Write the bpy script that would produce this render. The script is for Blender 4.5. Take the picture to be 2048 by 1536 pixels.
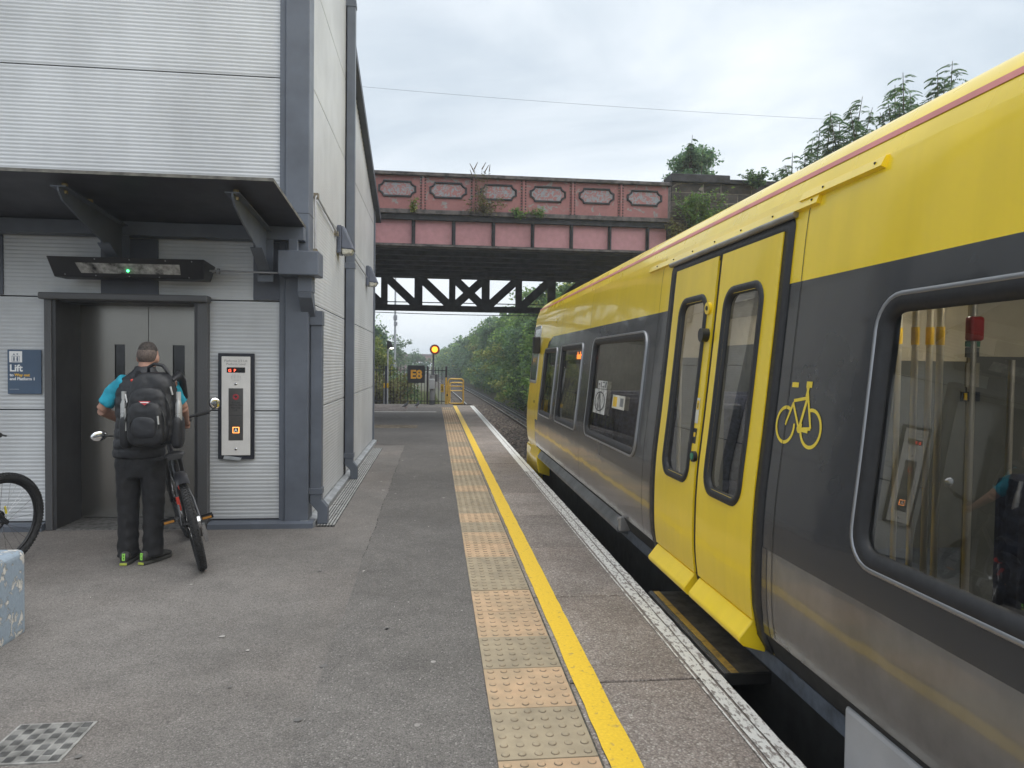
import bpy, bmesh, math, random
import numpy as np
from mathutils import Vector, Matrix, Euler, noise as mnoise
R_ = random.Random(7)
sc = bpy.context.scene
for o in list(bpy.data.objects): bpy.data.objects.remove(o)
COL = sc.collection

# ------------------------------------------------------------------ camera
FPX, EYE = 1400.0, 1.56
_yaw, _pitch, _roll = math.atan(154/1400), math.atan(40.5/1400), 0.0125
_fw = np.array([math.sin(_yaw)*math.cos(_pitch), math.cos(_yaw)*math.cos(_pitch), -math.sin(_pitch)])
_r0 = np.array([math.cos(_yaw), -math.sin(_yaw), 0.0]); _u0 = np.cross(_r0, _fw)
_R = _r0*math.cos(_roll)+_u0*math.sin(_roll); _U = -_r0*math.sin(_roll)+_u0*math.cos(_roll)
cam_d = bpy.data.cameras.new('camera'); cam = bpy.data.objects.new('camera', cam_d); COL.objects.link(cam)
cam_d.sensor_width = 36; cam_d.lens = 36*FPX/2048; cam_d.clip_start = 0.05; cam_d.clip_end = 3000
m = Matrix.Identity(4)
for i in range(3):
    m[i][0], m[i][1], m[i][2] = _R[i], _U[i], -_fw[i]
m[2][3] = EYE
cam.matrix_world = m
sc.camera = cam
def at(px, py, Y=None, X=None, Z=None):
    """pixel of the 2048x1536 photograph -> the point of its ray on a plane Y=, X= or Z="""
    d = _fw*FPX + _R*(px-1024) - _U*(py-768)
    if Y is not None: t = Y/d[1]
    elif X is not None: t = X/d[0]
    else: t = (Z-EYE)/d[2]
    return Vector((d[0]*t, d[1]*t, EYE+d[2]*t))

# ------------------------------------------------------------------ world, sun, exposure
SUN_EL, SUN_AZ = math.radians(60), math.radians(115)      # azimuth clockwise from +Y
w = bpy.data.worlds.new('World'); sc.world = w; w.use_nodes = True
nt = w.node_tree; nt.nodes.clear()
def N(nt, t, **kw):
    n = nt.nodes.new(t)
    for k, v in kw.items():
        if k.startswith('i_'):
            key = k[2:]
            key = int(key) if key.isdigit() else key.replace('_', ' ')
            n.inputs[key].default_value = v
        else: setattr(n, k, v)
    return n
out = N(nt, 'ShaderNodeOutputWorld'); bg = N(nt, 'ShaderNodeBackground', i_Strength=0.054)
sky = N(nt, 'ShaderNodeTexSky', sky_type='NISHITA', sun_disc=False)
sky.sun_elevation = SUN_EL; sky.sun_rotation = SUN_AZ; sky.air_density = 1.0; sky.dust_density = 2.0; sky.ozone_density = 1.5
tc = N(nt, 'ShaderNodeTexCoord')
mp = N(nt, 'ShaderNodeMapping'); mp.inputs['Scale'].default_value = (1.0, 1.0, 2.6); mp.inputs['Rotation'].default_value = (0.25, 0.35, 0.5)
n1 = N(nt, 'ShaderNodeTexNoise', i_Scale=2.1, i_Detail=9.0, i_Roughness=0.55, i_Distortion=0.5)
rmp = N(nt, 'ShaderNodeValToRGB')
rmp.color_ramp.elements[0].position = 0.36; rmp.color_ramp.elements[0].color = (5.2, 5.9, 6.55, 1)
rmp.color_ramp.elements[1].position = 0.66; rmp.color_ramp.elements[1].color = (8.1, 8.55, 8.95, 1)
n2 = N(nt, 'ShaderNodeTexNoise', i_Scale=1.3, i_Detail=5.0)
r2 = N(nt, 'ShaderNodeMapRange'); r2.inputs['From Min'].default_value = .3; r2.inputs['From Max'].default_value = .7; r2.inputs['To Min'].default_value = .80; r2.inputs['To Max'].default_value = .97
mx = N(nt, 'ShaderNodeMix', data_type='RGBA')
L = nt.links.new
L(tc.outputs['Generated'], mp.inputs['Vector']); L(mp.outputs[0], n1.inputs['Vector']); L(mp.outputs[0], n2.inputs['Vector'])
L(n1.outputs['Fac'], rmp.inputs[0]); L(n2.outputs['Fac'], r2.inputs['Value']); L(r2.outputs[0], mx.inputs['Factor'])
L(sky.outputs[0], mx.inputs['A']); L(rmp.outputs[0], mx.inputs['B']); L(mx.outputs['Result'], bg.inputs['Color']); L(bg.outputs[0], out.inputs[0])
sun_d = bpy.data.lights.new('sun', 'SUN'); sun_d.energy = 1.5; sun_d.angle = math.radians(100); sun_d.color = (1.0, .98, .95)
sun = bpy.data.objects.new('sun', sun_d); COL.objects.link(sun)
sd = Vector((math.sin(SUN_AZ)*math.cos(SUN_EL), math.cos(SUN_AZ)*math.cos(SUN_EL), math.sin(SUN_EL)))
sun.rotation_euler = sd.to_track_quat('Z', 'Y').to_euler()
vs = sc.view_settings; vs.view_transform = 'Standard'; vs.look = 'None'; vs.exposure = 1.32; vs.gamma = 1.0; vs.use_curve_mapping = False
sc.cycles.use_denoising = True; sc.cycles.max_bounces = 8; sc.cycles.transparent_max_bounces = 16
sc.cycles.caustics_reflective = False; sc.cycles.caustics_refractive = False

# ------------------------------------------------------------------ helpers
def tag(o, label=None, cat=None, group=None, kind=None):
    if label: o['label'] = label
    if cat: o['category'] = cat
    if group: o['group'] = group
    if kind: o['kind'] = kind
    return o
def empty(name, loc=(0, 0, 0), rz=0.0, parent=None):
    o = bpy.data.objects.new(name, None); COL.objects.link(o); o.location = loc; o.rotation_euler = (0, 0, rz)
    o.empty_display_size = .2
    if parent: o.parent = parent
    return o
def link(name, me, mat=None, parent=None, loc=None, rot=None):
    o = bpy.data.objects.new(name, me); COL.objects.link(o)
    if mat is not None and not len(me.materials): me.materials.append(mat)
    if parent: o.parent = parent
    if loc is not None: o.location = loc
    if rot is not None: o.rotation_euler = rot
    return o
def mesh_np(name, V, F4):
    """fast mesh of quads from numpy arrays"""
    me = bpy.data.meshes.new(name); V = np.asarray(V, dtype=np.float32); F4 = np.asarray(F4, dtype=np.int32)
    k = F4.shape[1]
    me.vertices.add(len(V)); me.vertices.foreach_set('co', V.ravel())
    me.loops.add(F4.size); me.loops.foreach_set('vertex_index', F4.ravel())
    me.polygons.add(len(F4)); me.polygons.foreach_set('loop_start', np.arange(0, F4.size, k, dtype=np.int32))
    me.polygons.foreach_set('loop_total', np.full(len(F4), k, dtype=np.int32))
    me.update(calc_edges=True); me.validate()
    return me
class MB:
    def __init__(s): s.v = []; s.f = []; s.sm = []
    def add(s, vs, fs, smooth=False):
        b = len(s.v); s.v.extend([tuple(p) for p in vs]); s.f.extend([tuple(i+b for i in f) for f in fs]); s.sm.extend([smooth]*len(fs)); return s
    def box(s, x0, x1, y0, y1, z0, z1):
        if x0 > x1: x0, x1 = x1, x0
        if y0 > y1: y0, y1 = y1, y0
        if z0 > z1: z0, z1 = z1, z0
        v = [(x0,y0,z0),(x1,y0,z0),(x1,y1,z0),(x0,y1,z0),(x0,y0,z1),(x1,y0,z1),(x1,y1,z1),(x0,y1,z1)]
        return s.add(v, [(0,3,2,1),(4,5,6,7),(0,1,5,4),(1,2,6,5),(2,3,7,6),(3,0,4,7)])
    def obox(s, c, ax, ay, az):
        c, ax, ay, az = map(Vector, (c, ax, ay, az))
        v = [c+sx*ax+sy*ay+sz*az for sz in (-1,1) for sx, sy in ((-1,-1),(1,-1),(1,1),(-1,1))]
        return s.add(v, [(0,3,2,1),(4,5,6,7),(0,1,5,4),(1,2,6,5),(2,3,7,6),(3,0,4,7)])
    def bar(s, p0, p1, w, d, up=(0,0,1)):
        """rectangular bar from p0 to p1, w across, d along 'up'"""
        p0, p1 = Vector(p0), Vector(p1); t = (p1-p0); ln = t.length; t.normalize()
        upv = Vector(up); a = t.cross(upv)
        if a.length < 1e-4: a = t.cross(Vector((1,0,0)))
        a.normalize(); b = a.cross(t).normalized()
        return s.obox((p0+p1)/2, t*ln/2, a*w/2, b*d/2)
    def tube(s, pts, r, n=10, cap=True, smooth=True, closed=False):
        pts = [Vector(p) for p in pts]; k = len(pts)
        rs = r if isinstance(r, (list, tuple)) else [r]*k
        vs = []; prev = None
        for i, p in enumerate(pts):
            if closed: t = pts[(i+1) % k]-pts[i-1]
            else: t = pts[min(i+1, k-1)]-pts[max(i-1, 0)]
            if t.length < 1e-9: t = Vector((0,0,1))
            t.normalize()
            if prev is None:
                a = t.cross(Vector((0,0,1)))
                if a.length < .05: a = t.cross(Vector((1,0,0)))
            else: a = prev-t*prev.dot(t)
            a.normalize(); prev = a; b = t.cross(a)
            for j in range(n):
                q = 2*math.pi*j/n; vs.append(p+(a*math.cos(q)+b*math.sin(q))*rs[i])
        fs = []
        for i in range(k if closed else k-1):
            i2 = (i+1) % k
            for j in range(n): fs.append((i*n+j, i*n+(j+1) % n, i2*n+(j+1) % n, i2*n+j))
        s.add(vs, fs, smooth)
        if cap and not closed:
            s.add(vs[:n], [tuple(range(n-1, -1, -1))]); s.add(vs[-n:], [tuple(range(n))])
        return s
    def cyl(s, p0, p1, r0, r1=None, n=12, smooth=True): return s.tube([p0, p1], [r0, r0 if r1 is None else r1], n, True, smooth)
    def disc(s, c, nrm, r, th, n=24):
        c = Vector(c); nrm = Vector(nrm).normalized(); return s.cyl(c-nrm*th/2, c+nrm*th/2, r, r, n)
    def loft(s, rings, cap=True, smooth=True):
        n = len(rings[0]); vs = [p for r in rings for p in r]; fs = []
        for i in range(len(rings)-1):
            for j in range(n): fs.append((i*n+j, i*n+(j+1) % n, (i+1)*n+(j+1) % n, (i+1)*n+j))
        s.add(vs, fs, smooth)
        if cap: s.add(rings[0], [tuple(range(n-1, -1, -1))], smooth); s.add(rings[-1], [tuple(range(n))], smooth)
        return s
    def ell(s, c, rx, ry, rz, nu=16, nv=10, rot=None):
        c = Vector(c); M = rot or Matrix.Identity(3); rings = []
        for i in range(1, nv):
            a = math.pi*i/nv
            rings.append([c+M@Vector((rx*math.sin(a)*math.cos(2*math.pi*j/nu), ry*math.sin(a)*math.sin(2*math.pi*j/nu), -rz*math.cos(a))) for j in range(nu)])
        return s.loft(rings)
    def prism(s, poly, fn, d0, d1, smooth=False):
        """poly: 2-D outline; fn(u,v,d) -> 3-D point"""
        n = len(poly); a = [fn(u, v, d0) for u, v in poly]; b = [fn(u, v, d1) for u, v in poly]
        s.add(a+b, [tuple(range(n-1, -1, -1)), tuple(range(n, 2*n))]+[(i, (i+1) % n, n+(i+1) % n, n+i) for i in range(n)], smooth); return s
    def quad(s, a, b, c, d, smooth=False): return s.add([a, b, c, d], [(0,1,2,3)], smooth)
    def mesh(s, name, fix=True):
        me = bpy.data.meshes.new(name); me.from_pydata(s.v, [], s.f)
        me.polygons.foreach_set('use_smooth', s.sm)
        if fix:
            bm = bmesh.new(); bm.from_mesh(me); bmesh.ops.recalc_face_normals(bm, faces=bm.faces); bm.to_mesh(me); bm.free()
        me.update(); return me
    def build(s, name, mat, parent=None, bevel=0, fix=True, loc=None, rot=None, bseg=2):
        o = link(name, s.mesh(name, fix), mat, parent, loc, rot)
        if bevel:
            b = o.modifiers.new('bevel', 'BEVEL'); b.width = bevel; b.segments = bseg; b.limit_method = 'ANGLE'; b.angle_limit = math.radians(40)
        return o
def circ(c, ax, ay, n=20, rx=1, ry=1):
    c, ax, ay = Vector(c), Vector(ax), Vector(ay)
    return [c+ax*(rx*math.cos(2*math.pi*i/n))+ay*(ry*math.sin(2*math.pi*i/n)) for i in range(n)]
def text(name, body, size, mat, parent, loc, rot, align='LEFT', ext=.001, fat=0.0, sx=1.0):
    cu = bpy.data.curves.new(name, 'FONT'); cu.body = body; cu.size = size; cu.align_x = align; cu.extrude = ext; cu.offset = fat; cu.resolution_u = 3
    t = bpy.data.objects.new(name, cu); COL.objects.link(t); bpy.context.view_layer.update()
    me = bpy.data.meshes.new_from_object(t.evaluated_get(bpy.context.evaluated_depsgraph_get())); bpy.data.objects.remove(t); bpy.data.curves.remove(cu)
    if sx != 1.0:
        for v in me.vertices: v.co.x *= sx
    me.materials.clear()
    return link(name, me, mat, parent, loc, rot)
def copy_tree(o, parent=None):
    c = o.copy(); COL.objects.link(c)
    if parent: c.parent = parent
    for ch in list(o.children): copy_tree(ch, c)
    return c

# ------------------------------------------------------------------ materials
MATS = {}
def M(name, col, rough=.55, metal=0.0, var=.12, scale=6.0, bump=0.0, bscale=60.0, coat=0.0, spec=.5, col2=None, rnd=0.0, rvar=.12, detail=6.0):
    if name in MATS: return MATS[name]
    m = bpy.data.materials.new(name); m.use_nodes = True; nt = m.node_tree; L = nt.links.new
    b = nt.nodes['Principled BSDF']; b.inputs['Metallic'].default_value = metal; b.inputs['Specular IOR Level'].default_value = spec
    b.inputs['Coat Weight'].default_value = coat; b.inputs['Coat Roughness'].default_value = .06
    tc = N(nt, 'ShaderNodeTexCoord'); n1 = N(nt, 'ShaderNodeTexNoise', i_Scale=scale, i_Detail=detail, i_Roughness=.6)
    L(tc.outputs['Object'], n1.inputs['Vector'])
    mx = N(nt, 'ShaderNodeMix', data_type='RGBA')
    c2 = col2 if col2 else tuple(c*(1-var*2.2) for c in col); c1 = col if col2 else tuple(min(1, c*(1+var)) for c in col)
    mx.inputs['A'].default_value = (*c2, 1); mx.inputs['B'].default_value = (*c1, 1)
    mr = N(nt, 'ShaderNodeMapRange'); mr.inputs['From Min'].default_value = .32; mr.inputs['From Max'].default_value = .62
    L(n1.outputs['Fac'], mr.inputs['Value']); L(mr.outputs[0], mx.inputs['Factor']); cout = mx.outputs['Result']
    if rnd:
        oi = N(nt, 'ShaderNodeObjectInfo'); hs = N(nt, 'ShaderNodeHueSaturation'); r = N(nt, 'ShaderNodeMapRange')
        r.inputs['To Min'].default_value = 1-rnd; r.inputs['To Max'].default_value = 1+rnd
        L(oi.outputs['Random'], r.inputs['Value']); L(r.outputs[0], hs.inputs['Value']); L(cout, hs.inputs['Color']); cout = hs.outputs[0]
    L(cout, b.inputs['Base Color'])
    rr = N(nt, 'ShaderNodeMapRange'); rr.inputs['To Min'].default_value = max(.02, rough-rvar); rr.inputs['To Max'].default_value = min(1, rough+rvar)
    n3 = N(nt, 'ShaderNodeTexNoise', i_Scale=scale*2.7, i_Detail=4.0); L(tc.outputs['Object'], n3.inputs['Vector'])
    L(n3.outputs['Fac'], rr.inputs['Value']); L(rr.outputs[0], b.inputs['Roughness'])
    if bump:
        n2 = N(nt, 'ShaderNodeTexNoise', i_Scale=bscale, i_Detail=5.0); L(tc.outputs['Object'], n2.inputs['Vector'])
        bp = N(nt, 'ShaderNodeBump', i_Strength=1.0, i_Distance=bump); L(n2.outputs['Fac'], bp.inputs['Height']); L(bp.outputs[0], b.inputs['Normal'])
    MATS[name] = m; m['bsdf'] = b.name
    return m
def pnodes(m): nt = m.node_tree; return nt, nt.nodes['Principled BSDF'], nt.links.new
def emit(name, col, s):
    m = bpy.data.materials.new(name); m.use_nodes = True; b = m.node_tree.nodes['Principled BSDF']
    b.inputs['Base Color'].default_value = (*col, 1); b.inputs['Emission Color'].default_value = (*col, 1); b.inputs['Emission Strength'].default_value = s
    return m
def masked(name, colA, colB, scale, lo, hi, rough=(.6, .6), bump=.002, detail=8.0, stretch=(1, 1, 1), noise2=None, distort=.4):
    """colA where the noise is high, colB below: flaking paint and stains"""
    m = bpy.data.materials.new(name); m.use_nodes = True; nt, b, L = pnodes(m)
    tc = N(nt, 'ShaderNodeTexCoord'); mp = N(nt, 'ShaderNodeMapping'); mp.inputs['Scale'].default_value = stretch
    oi = N(nt, 'ShaderNodeObjectInfo'); va = N(nt, 'ShaderNodeVectorMath', operation='ADD'); vm = N(nt, 'ShaderNodeVectorMath', operation='SCALE'); vm.inputs['Scale'].default_value = 17.0
    cb = N(nt, 'ShaderNodeCombineXYZ')
    for k in range(3): L(oi.outputs['Random'], cb.inputs[k])
    L(cb.outputs[0], vm.inputs[0]); L(tc.outputs['Object'], mp.inputs['Vector']); L(mp.outputs[0], va.inputs[0]); L(vm.outputs[0], va.inputs[1])
    n1 = N(nt, 'ShaderNodeTexNoise', i_Scale=scale, i_Detail=detail, i_Roughness=.62, i_Distortion=distort); L(va.outputs[0], n1.inputs['Vector'])
    mr = N(nt, 'ShaderNodeMapRange'); mr.inputs['From Min'].default_value = lo; mr.inputs['From Max'].default_value = hi; L(n1.outputs['Fac'], mr.inputs['Value'])
    n2 = N(nt, 'ShaderNodeTexNoise', i_Scale=scale*3.1, i_Detail=5.0); L(va.outputs[0], n2.inputs['Vector'])
    def shade(c):
        x = N(nt, 'ShaderNodeMix', data_type='RGBA'); x.inputs['A'].default_value = (*[k*.72 for k in c], 1); x.inputs['B'].default_value = (*[min(1, k*1.18) for k in c], 1); L(n2.outputs['Fac'], x.inputs['Factor']); return x.outputs['Result']
    mx = N(nt, 'ShaderNodeMix', data_type='RGBA'); L(shade(colB), mx.inputs['A']); L(shade(colA), mx.inputs['B']); L(mr.outputs[0], mx.inputs['Factor']); L(mx.outputs['Result'], b.inputs['Base Color'])
    r = N(nt, 'ShaderNodeMapRange'); r.inputs['To Min'].default_value = rough[1]; r.inputs['To Max'].default_value = rough[0]; L(mr.outputs[0], r.inputs['Value']); L(r.outputs[0], b.inputs['Roughness'])
    if bump:
        bp = N(nt, 'ShaderNodeBump', i_Strength=1.0, i_Distance=bump); L(mr.outputs[0], bp.inputs['Height']); L(bp.outputs[0], b.inputs['Normal'])
    return m
def speckle(name, base, chip, chipdark, vscale, chipfrac=.25, rough=.9, bump=.002, big=.35, bigscale=.9, tint=None):
    """asphalt and exposed aggregate: small stones of several greys in a darker binder, with broad worn patches"""
    m = bpy.data.materials.new(name); m.use_nodes = True; nt, b, L = pnodes(m)
    tc = N(nt, 'ShaderNodeTexCoord'); vo = N(nt, 'ShaderNodeTexVoronoi', i_Scale=vscale); L(tc.outputs['Object'], vo.inputs['Vector'])
    sp = N(nt, 'ShaderNodeSeparateColor'); L(vo.outputs['Color'], sp.inputs[0])
    r1 = N(nt, 'ShaderNodeValToRGB'); e = r1.color_ramp.elements; e[0].position = 0; e[0].color = (*chipdark, 1); e[1].position = 1; e[1].color = (*chip, 1)
    x = e.new(.35); x.color = (*base, 1); x = e.new(1-chipfrac); x.color = (*base, 1)
    L(sp.outputs[0], r1.inputs[0])
    ed = N(nt, 'ShaderNodeMapRange'); ed.inputs['From Min'].default_value = .0; ed.inputs['From Max'].default_value = .75; ed.inputs['To Min'].default_value = 1.0; ed.inputs['To Max'].default_value = .55
    L(vo.outputs['Distance'], ed.inputs['Value'])
    nb = N(nt, 'ShaderNodeTexNoise', i_Scale=bigscale, i_Detail=8.0, i_Roughness=.62); L(tc.outputs['Object'], nb.inputs['Vector'])
    rb = N(nt, 'ShaderNodeMapRange'); rb.inputs['From Min'].default_value = .3; rb.inputs['From Max'].default_value = .7; rb.inputs['To Min'].default_value = 1-big; rb.inputs['To Max'].default_value = 1+big*.6
    L(nb.outputs['Fac'], rb.inputs['Value'])
    nb2 = N(nt, 'ShaderNodeTexNoise', i_Scale=bigscale*9, i_Detail=5.0, i_Roughness=.7); L(tc.outputs['Object'], nb2.inputs['Vector'])
    rb2 = N(nt, 'ShaderNodeMapRange'); rb2.inputs['From Min'].default_value = .3; rb2.inputs['From Max'].default_value = .7; rb2.inputs['To Min'].default_value = .86; rb2.inputs['To Max'].default_value = 1.1
    L(nb2.outputs['Fac'], rb2.inputs['Value'])
    m1 = N(nt, 'ShaderNodeMath', operation='MULTIPLY'); L(ed.outputs[0], m1.inputs[0]); L(rb.outputs[0], m1.inputs[1])
    m2 = N(nt, 'ShaderNodeMath', operation='MULTIPLY'); L(m1.outputs[0], m2.inputs[0]); L(rb2.outputs[0], m2.inputs[1])
    oi = N(nt, 'ShaderNodeObjectInfo'); ro = N(nt, 'ShaderNodeMapRange'); ro.inputs['To Min'].default_value = .88; ro.inputs['To Max'].default_value = 1.1; L(oi.outputs['Random'], ro.inputs['Value'])
    m3 = N(nt, 'ShaderNodeMath', operation='MULTIPLY'); L(m2.outputs[0], m3.inputs[0]); L(ro.outputs[0], m3.inputs[1])
    mx = N(nt, 'ShaderNodeVectorMath', operation='SCALE'); L(r1.outputs[0], mx.inputs[0]); L(m3.outputs[0], mx.inputs['Scale'])
    cout = mx.outputs[0]
    if tint:
        nb3 = N(nt, 'ShaderNodeTexNoise', i_Scale=bigscale*.7, i_Detail=6.0); L(tc.outputs['Object'], nb3.inputs['Vector'])
        rt = N(nt, 'ShaderNodeMapRange'); rt.inputs['From Min'].default_value = .45; rt.inputs['From Max'].default_value = .7; rt.inputs['To Max'].default_value = .5; L(nb3.outputs['Fac'], rt.inputs['Value'])
        mt = N(nt, 'ShaderNodeMix', data_type='RGBA', blend_type='MULTIPLY'); mt.inputs['B'].default_value = (*tint, 1); L(rt.outputs[0], mt.inputs['Factor']); L(cout, mt.inputs['A']); cout = mt.outputs['Result']
    L(cout, b.inputs['Base Color']); b.inputs['Roughness'].default_value = rough; b.inputs['Specular IOR Level'].default_value = .35
    bp = N(nt, 'ShaderNodeBump', i_Strength=.8, i_Distance=bump, invert=True); L(vo.outputs['Distance'], bp.inputs['Height']); L(bp.outputs[0], b.inputs['Normal'])
    return m
def glass(name, tint, refl=1.0, rough=.0):
    m = bpy.data.materials.new(name); m.use_nodes = True; nt = m.node_tree; nt.nodes.clear(); L = nt.links.new
    o = N(nt, 'ShaderNodeOutputMaterial'); t = N(nt, 'ShaderNodeBsdfTransparent'); t.inputs[0].default_value = (*tint, 1)
    g = N(nt, 'ShaderNodeBsdfGlossy', i_Roughness=rough); f = N(nt, 'ShaderNodeFresnel', i_IOR=1.55*refl); x = N(nt, 'ShaderNodeMixShader')
    tcn = N(nt, 'ShaderNodeTexCoord'); nn = N(nt, 'ShaderNodeTexNoise', i_Scale=1.6, i_Detail=1.0); bp = N(nt, 'ShaderNodeBump', i_Strength=.25, i_Distance=.004)
    L(tcn.outputs['Object'], nn.inputs['Vector']); L(nn.outputs['Fac'], bp.inputs['Height']); L(bp.outputs[0], g.inputs['Normal'])
    L(f.outputs[0], x.inputs[0]); L(t.outputs[0], x.inputs[1]); L(g.outputs[0], x.inputs[2]); L(x.outputs[0], o.inputs[0]); return m
def leafmat(name, c1, c2, c3, trans=.42):
    m = bpy.data.materials.new(name); m.use_nodes = True; nt = m.node_tree; nt.nodes.clear(); L = nt.links.new
    o = N(nt, 'ShaderNodeOutputMaterial'); ge = N(nt, 'ShaderNodeNewGeometry'); rp = N(nt, 'ShaderNodeValToRGB'); e = rp.color_ramp.elements
    e[0].position = 0; e[0].color = (*c1, 1); e[1].position = 1; e[1].color = (*c3, 1); x = e.new(.55); x.color = (*c2, 1)
    L(ge.outputs['Random Per Island'], rp.inputs[0])
    tcn = N(nt, 'ShaderNodeTexCoord'); nn = N(nt, 'ShaderNodeTexNoise', i_Scale=.9, i_Detail=2.0); L(tcn.outputs['Object'], nn.inputs['Vector'])
    oi = N(nt, 'ShaderNodeObjectInfo'); ad = N(nt, 'ShaderNodeMath', operation='ADD'); L(nn.outputs['Fac'], ad.inputs[0]); L(oi.outputs['Random'], ad.inputs[1])
    mr = N(nt, 'ShaderNodeMapRange'); mr.inputs['From Min'].default_value = .4; mr.inputs['From Max'].default_value = 1.6; mr.inputs['To Min'].default_value = .72; mr.inputs['To Max'].default_value = 1.3
    L(ad.outputs[0], mr.inputs['Value'])
    hs = N(nt, 'ShaderNodeHueSaturation'); L(rp.outputs[0], hs.inputs['Color']); L(mr.outputs[0], hs.inputs['Value'])
    d = N(nt, 'ShaderNodeBsdfPrincipled', i_Roughness=.55); d.inputs['Specular IOR Level'].default_value = .35; t = N(nt, 'ShaderNodeBsdfTranslucent'); ms = N(nt, 'ShaderNodeMixShader'); ms.inputs[0].default_value = trans
    L(hs.outputs[0], d.inputs['Base Color']); L(hs.outputs[0], t.inputs[0]); L(d.outputs[0], ms.inputs[1]); L(t.outputs[0], ms.inputs[2]); L(ms.outputs[0], o.inputs[0]); return m
# ------------------------------------------------------------------ the setting
def curv(Y): return -2.7e-4*max(0.0, min(Y, 170)-12)**2
asphalt = speckle('asphalt_worn', (.262,.244,.228), (.37,.35,.33), (.18,.166,.155), 150, .14, .88, .0022, .30, .55, tint=(1.0,.90,.84))
asphalt_dark = speckle('asphalt_newer', (.202,.189,.178), (.34,.325,.305), (.125,.117,.11), 140, .12, .85, .003, .25, .6)
coping = speckle('coping_aggregate', (.42,.36,.32), (.62,.57,.51), (.28,.235,.205), 105, .24, .9, .003, .28, 1.4, tint=(1.0,.93,.88))
mortar = M('mortar_dirt', (.09,.085,.07), .95, var=.5, scale=30, bump=.004, bscale=90)
yellow_line_m = masked('yellow_line_paint', (.95,.58,.03), (.60,.40,.09), 24, .33, .40, (.55,.8), .0008)
white_line_m = masked('white_line_paint', (.78,.76,.71), (.30,.265,.24), 38, .41, .49, (.6,.9), .0010, stretch=(1.5,.6,1), distort=.0, detail=14.0)
white_far_m = masked('white_line_paint_whole', (.80,.79,.75), (.40,.37,.34), 7, .26, .38, (.6,.9), .0008)
concrete = M('concrete_grey', (.34,.325,.30), .9, var=.18, scale=3.5, bump=.004, bscale=55)
dirt_m = M('earth', (.085,.075,.045), .95, var=.35, scale=1.2, bump=.05, bscale=5, col2=(.05,.065,.02))
ballast_m = speckle('ballast_bed', (.13,.105,.085), (.30,.25,.21), (.04,.034,.03), 17, .25, .95, .03, .3, .5)
brickdark = M('platform_wall_brick', (.11,.085,.07), .95, var=.3, scale=4, bump=.004, bscale=40)

# one sheet of terrain that reaches the horizon
xs = [-320,-200,-80,-30,-14,-9,-6,-4.2,-3.0,-1.6,-.6,.4,1.0,2.9,4.6,5.2,6.0,7.2,8.6,10,14,30,80,200,320]
zs = [1.5,1.5,1.2,.8,.45,.25,.0,-.25,-.55,-.9,-1.05,-1.14,-1.16,-1.16,-1.16,-1.1,-.5,1.2,3.4,4.9,5.3,5.3,5.3,5.5,6]
ys = [-200,-80,-30,-14,-6,0,6,12,16,20,24,27,30,34,38,43,49,56,64,74,86,100,118,140,165,200,260,340,460]
V = []; rr = random.Random(3)
for y in ys:
    for x, z in zip(xs, zs):
        zz = z
        if y < 27 and x < 2 and z > -1.1: zz = -1.1
        if y < 15 and x > 5.1: zz = -1.1+(z+1.1)*.75
        V.append((x+(curv(y) if abs(x) < 40 else 0), y, zz+(rr.uniform(-.12,.12) if (z > -1 and y > 26) else 0)))
nx = len(xs); F = [(j*nx+i, j*nx+i+1, (j+1)*nx+i+1, (j+1)*nx+i) for j in range(len(ys)-1) for i in range(nx-1)]
tag(MB().add(V, F, True).build('ground', dirt_m, fix=False), kind='structure')

# platform body, asphalt sheets, tiles, coping slabs, painted lines
plat = MB().box(-14, .664, -16, 26.62, -1.1, 0).build('platform', asphalt); tag(plat, kind='structure')
MB().box(.664, 1.40, -16, 26.62, -1.1, -.105).build('platform_wall', brickdark, plat)
poly = [(.25,-3),(.25,24.62),(-5.5,24.62),(-5.5,13.36)]
edge = [(-.55+.005*math.sin(y*3.1)+.004*math.sin(y*7.7), y) for y in np.arange(13.32, 2.9, -.15)]
edge += [(-.56+.16*((2.9-y)/4)**1+.02*math.sin(y*5), y) for y in np.arange(2.9, -3, -.2)]
poly = [(.25,-3),(.25,24.62),(-5.5,24.62),(-5.5,13.34)]+edge
edge = edge[::-1]; vs = []
for x, y in edge: vs += [(x, y, .004), (.25, y, .004)]
q = MB().add(vs, [(2*i, 2*i+1, 2*i+3, 2*i+2) for i in range(len(edge)-1)]); yE = edge[-1][1]
q.add([(-6,yE,.004),(.25,yE,.004),(.25,24.62,.004),(-6,24.62,.004)], [(0,1,2,3)]); q.build('asphalt_strip', asphalt_dark, plat, fix=False)
# the newer strip is worn back to the old colour at its older end
nt_, b_, L_ = pnodes(asphalt_dark); lk = b_.inputs['Base Color'].links[0]; src = lk.from_socket
tc_ = N(nt_, 'ShaderNodeTexCoord'); sx_ = N(nt_, 'ShaderNodeSeparateXYZ'); no_ = N(nt_, 'ShaderNodeTexNoise', i_Scale=1.3, i_Detail=6.0); ad_ = N(nt_, 'ShaderNodeMath', operation='MULTIPLY_ADD'); ad_.inputs[1].default_value = 4.0
mr_ = N(nt_, 'ShaderNodeMapRange'); mr_.inputs['From Min'].default_value = 5.2; mr_.inputs['From Max'].default_value = 9.5; mr_.inputs['To Min'].default_value = 1.26; mr_.inputs['To Max'].default_value = 1.0
L_(tc_.outputs['Object'], sx_.inputs[0]); L_(tc_.outputs['Object'], no_.inputs['Vector']); L_(no_.outputs['Fac'], ad_.inputs[0]); L_(sx_.outputs['Y'], ad_.inputs[2]); L_(ad_.outputs[0], mr_.inputs['Value'])
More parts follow.
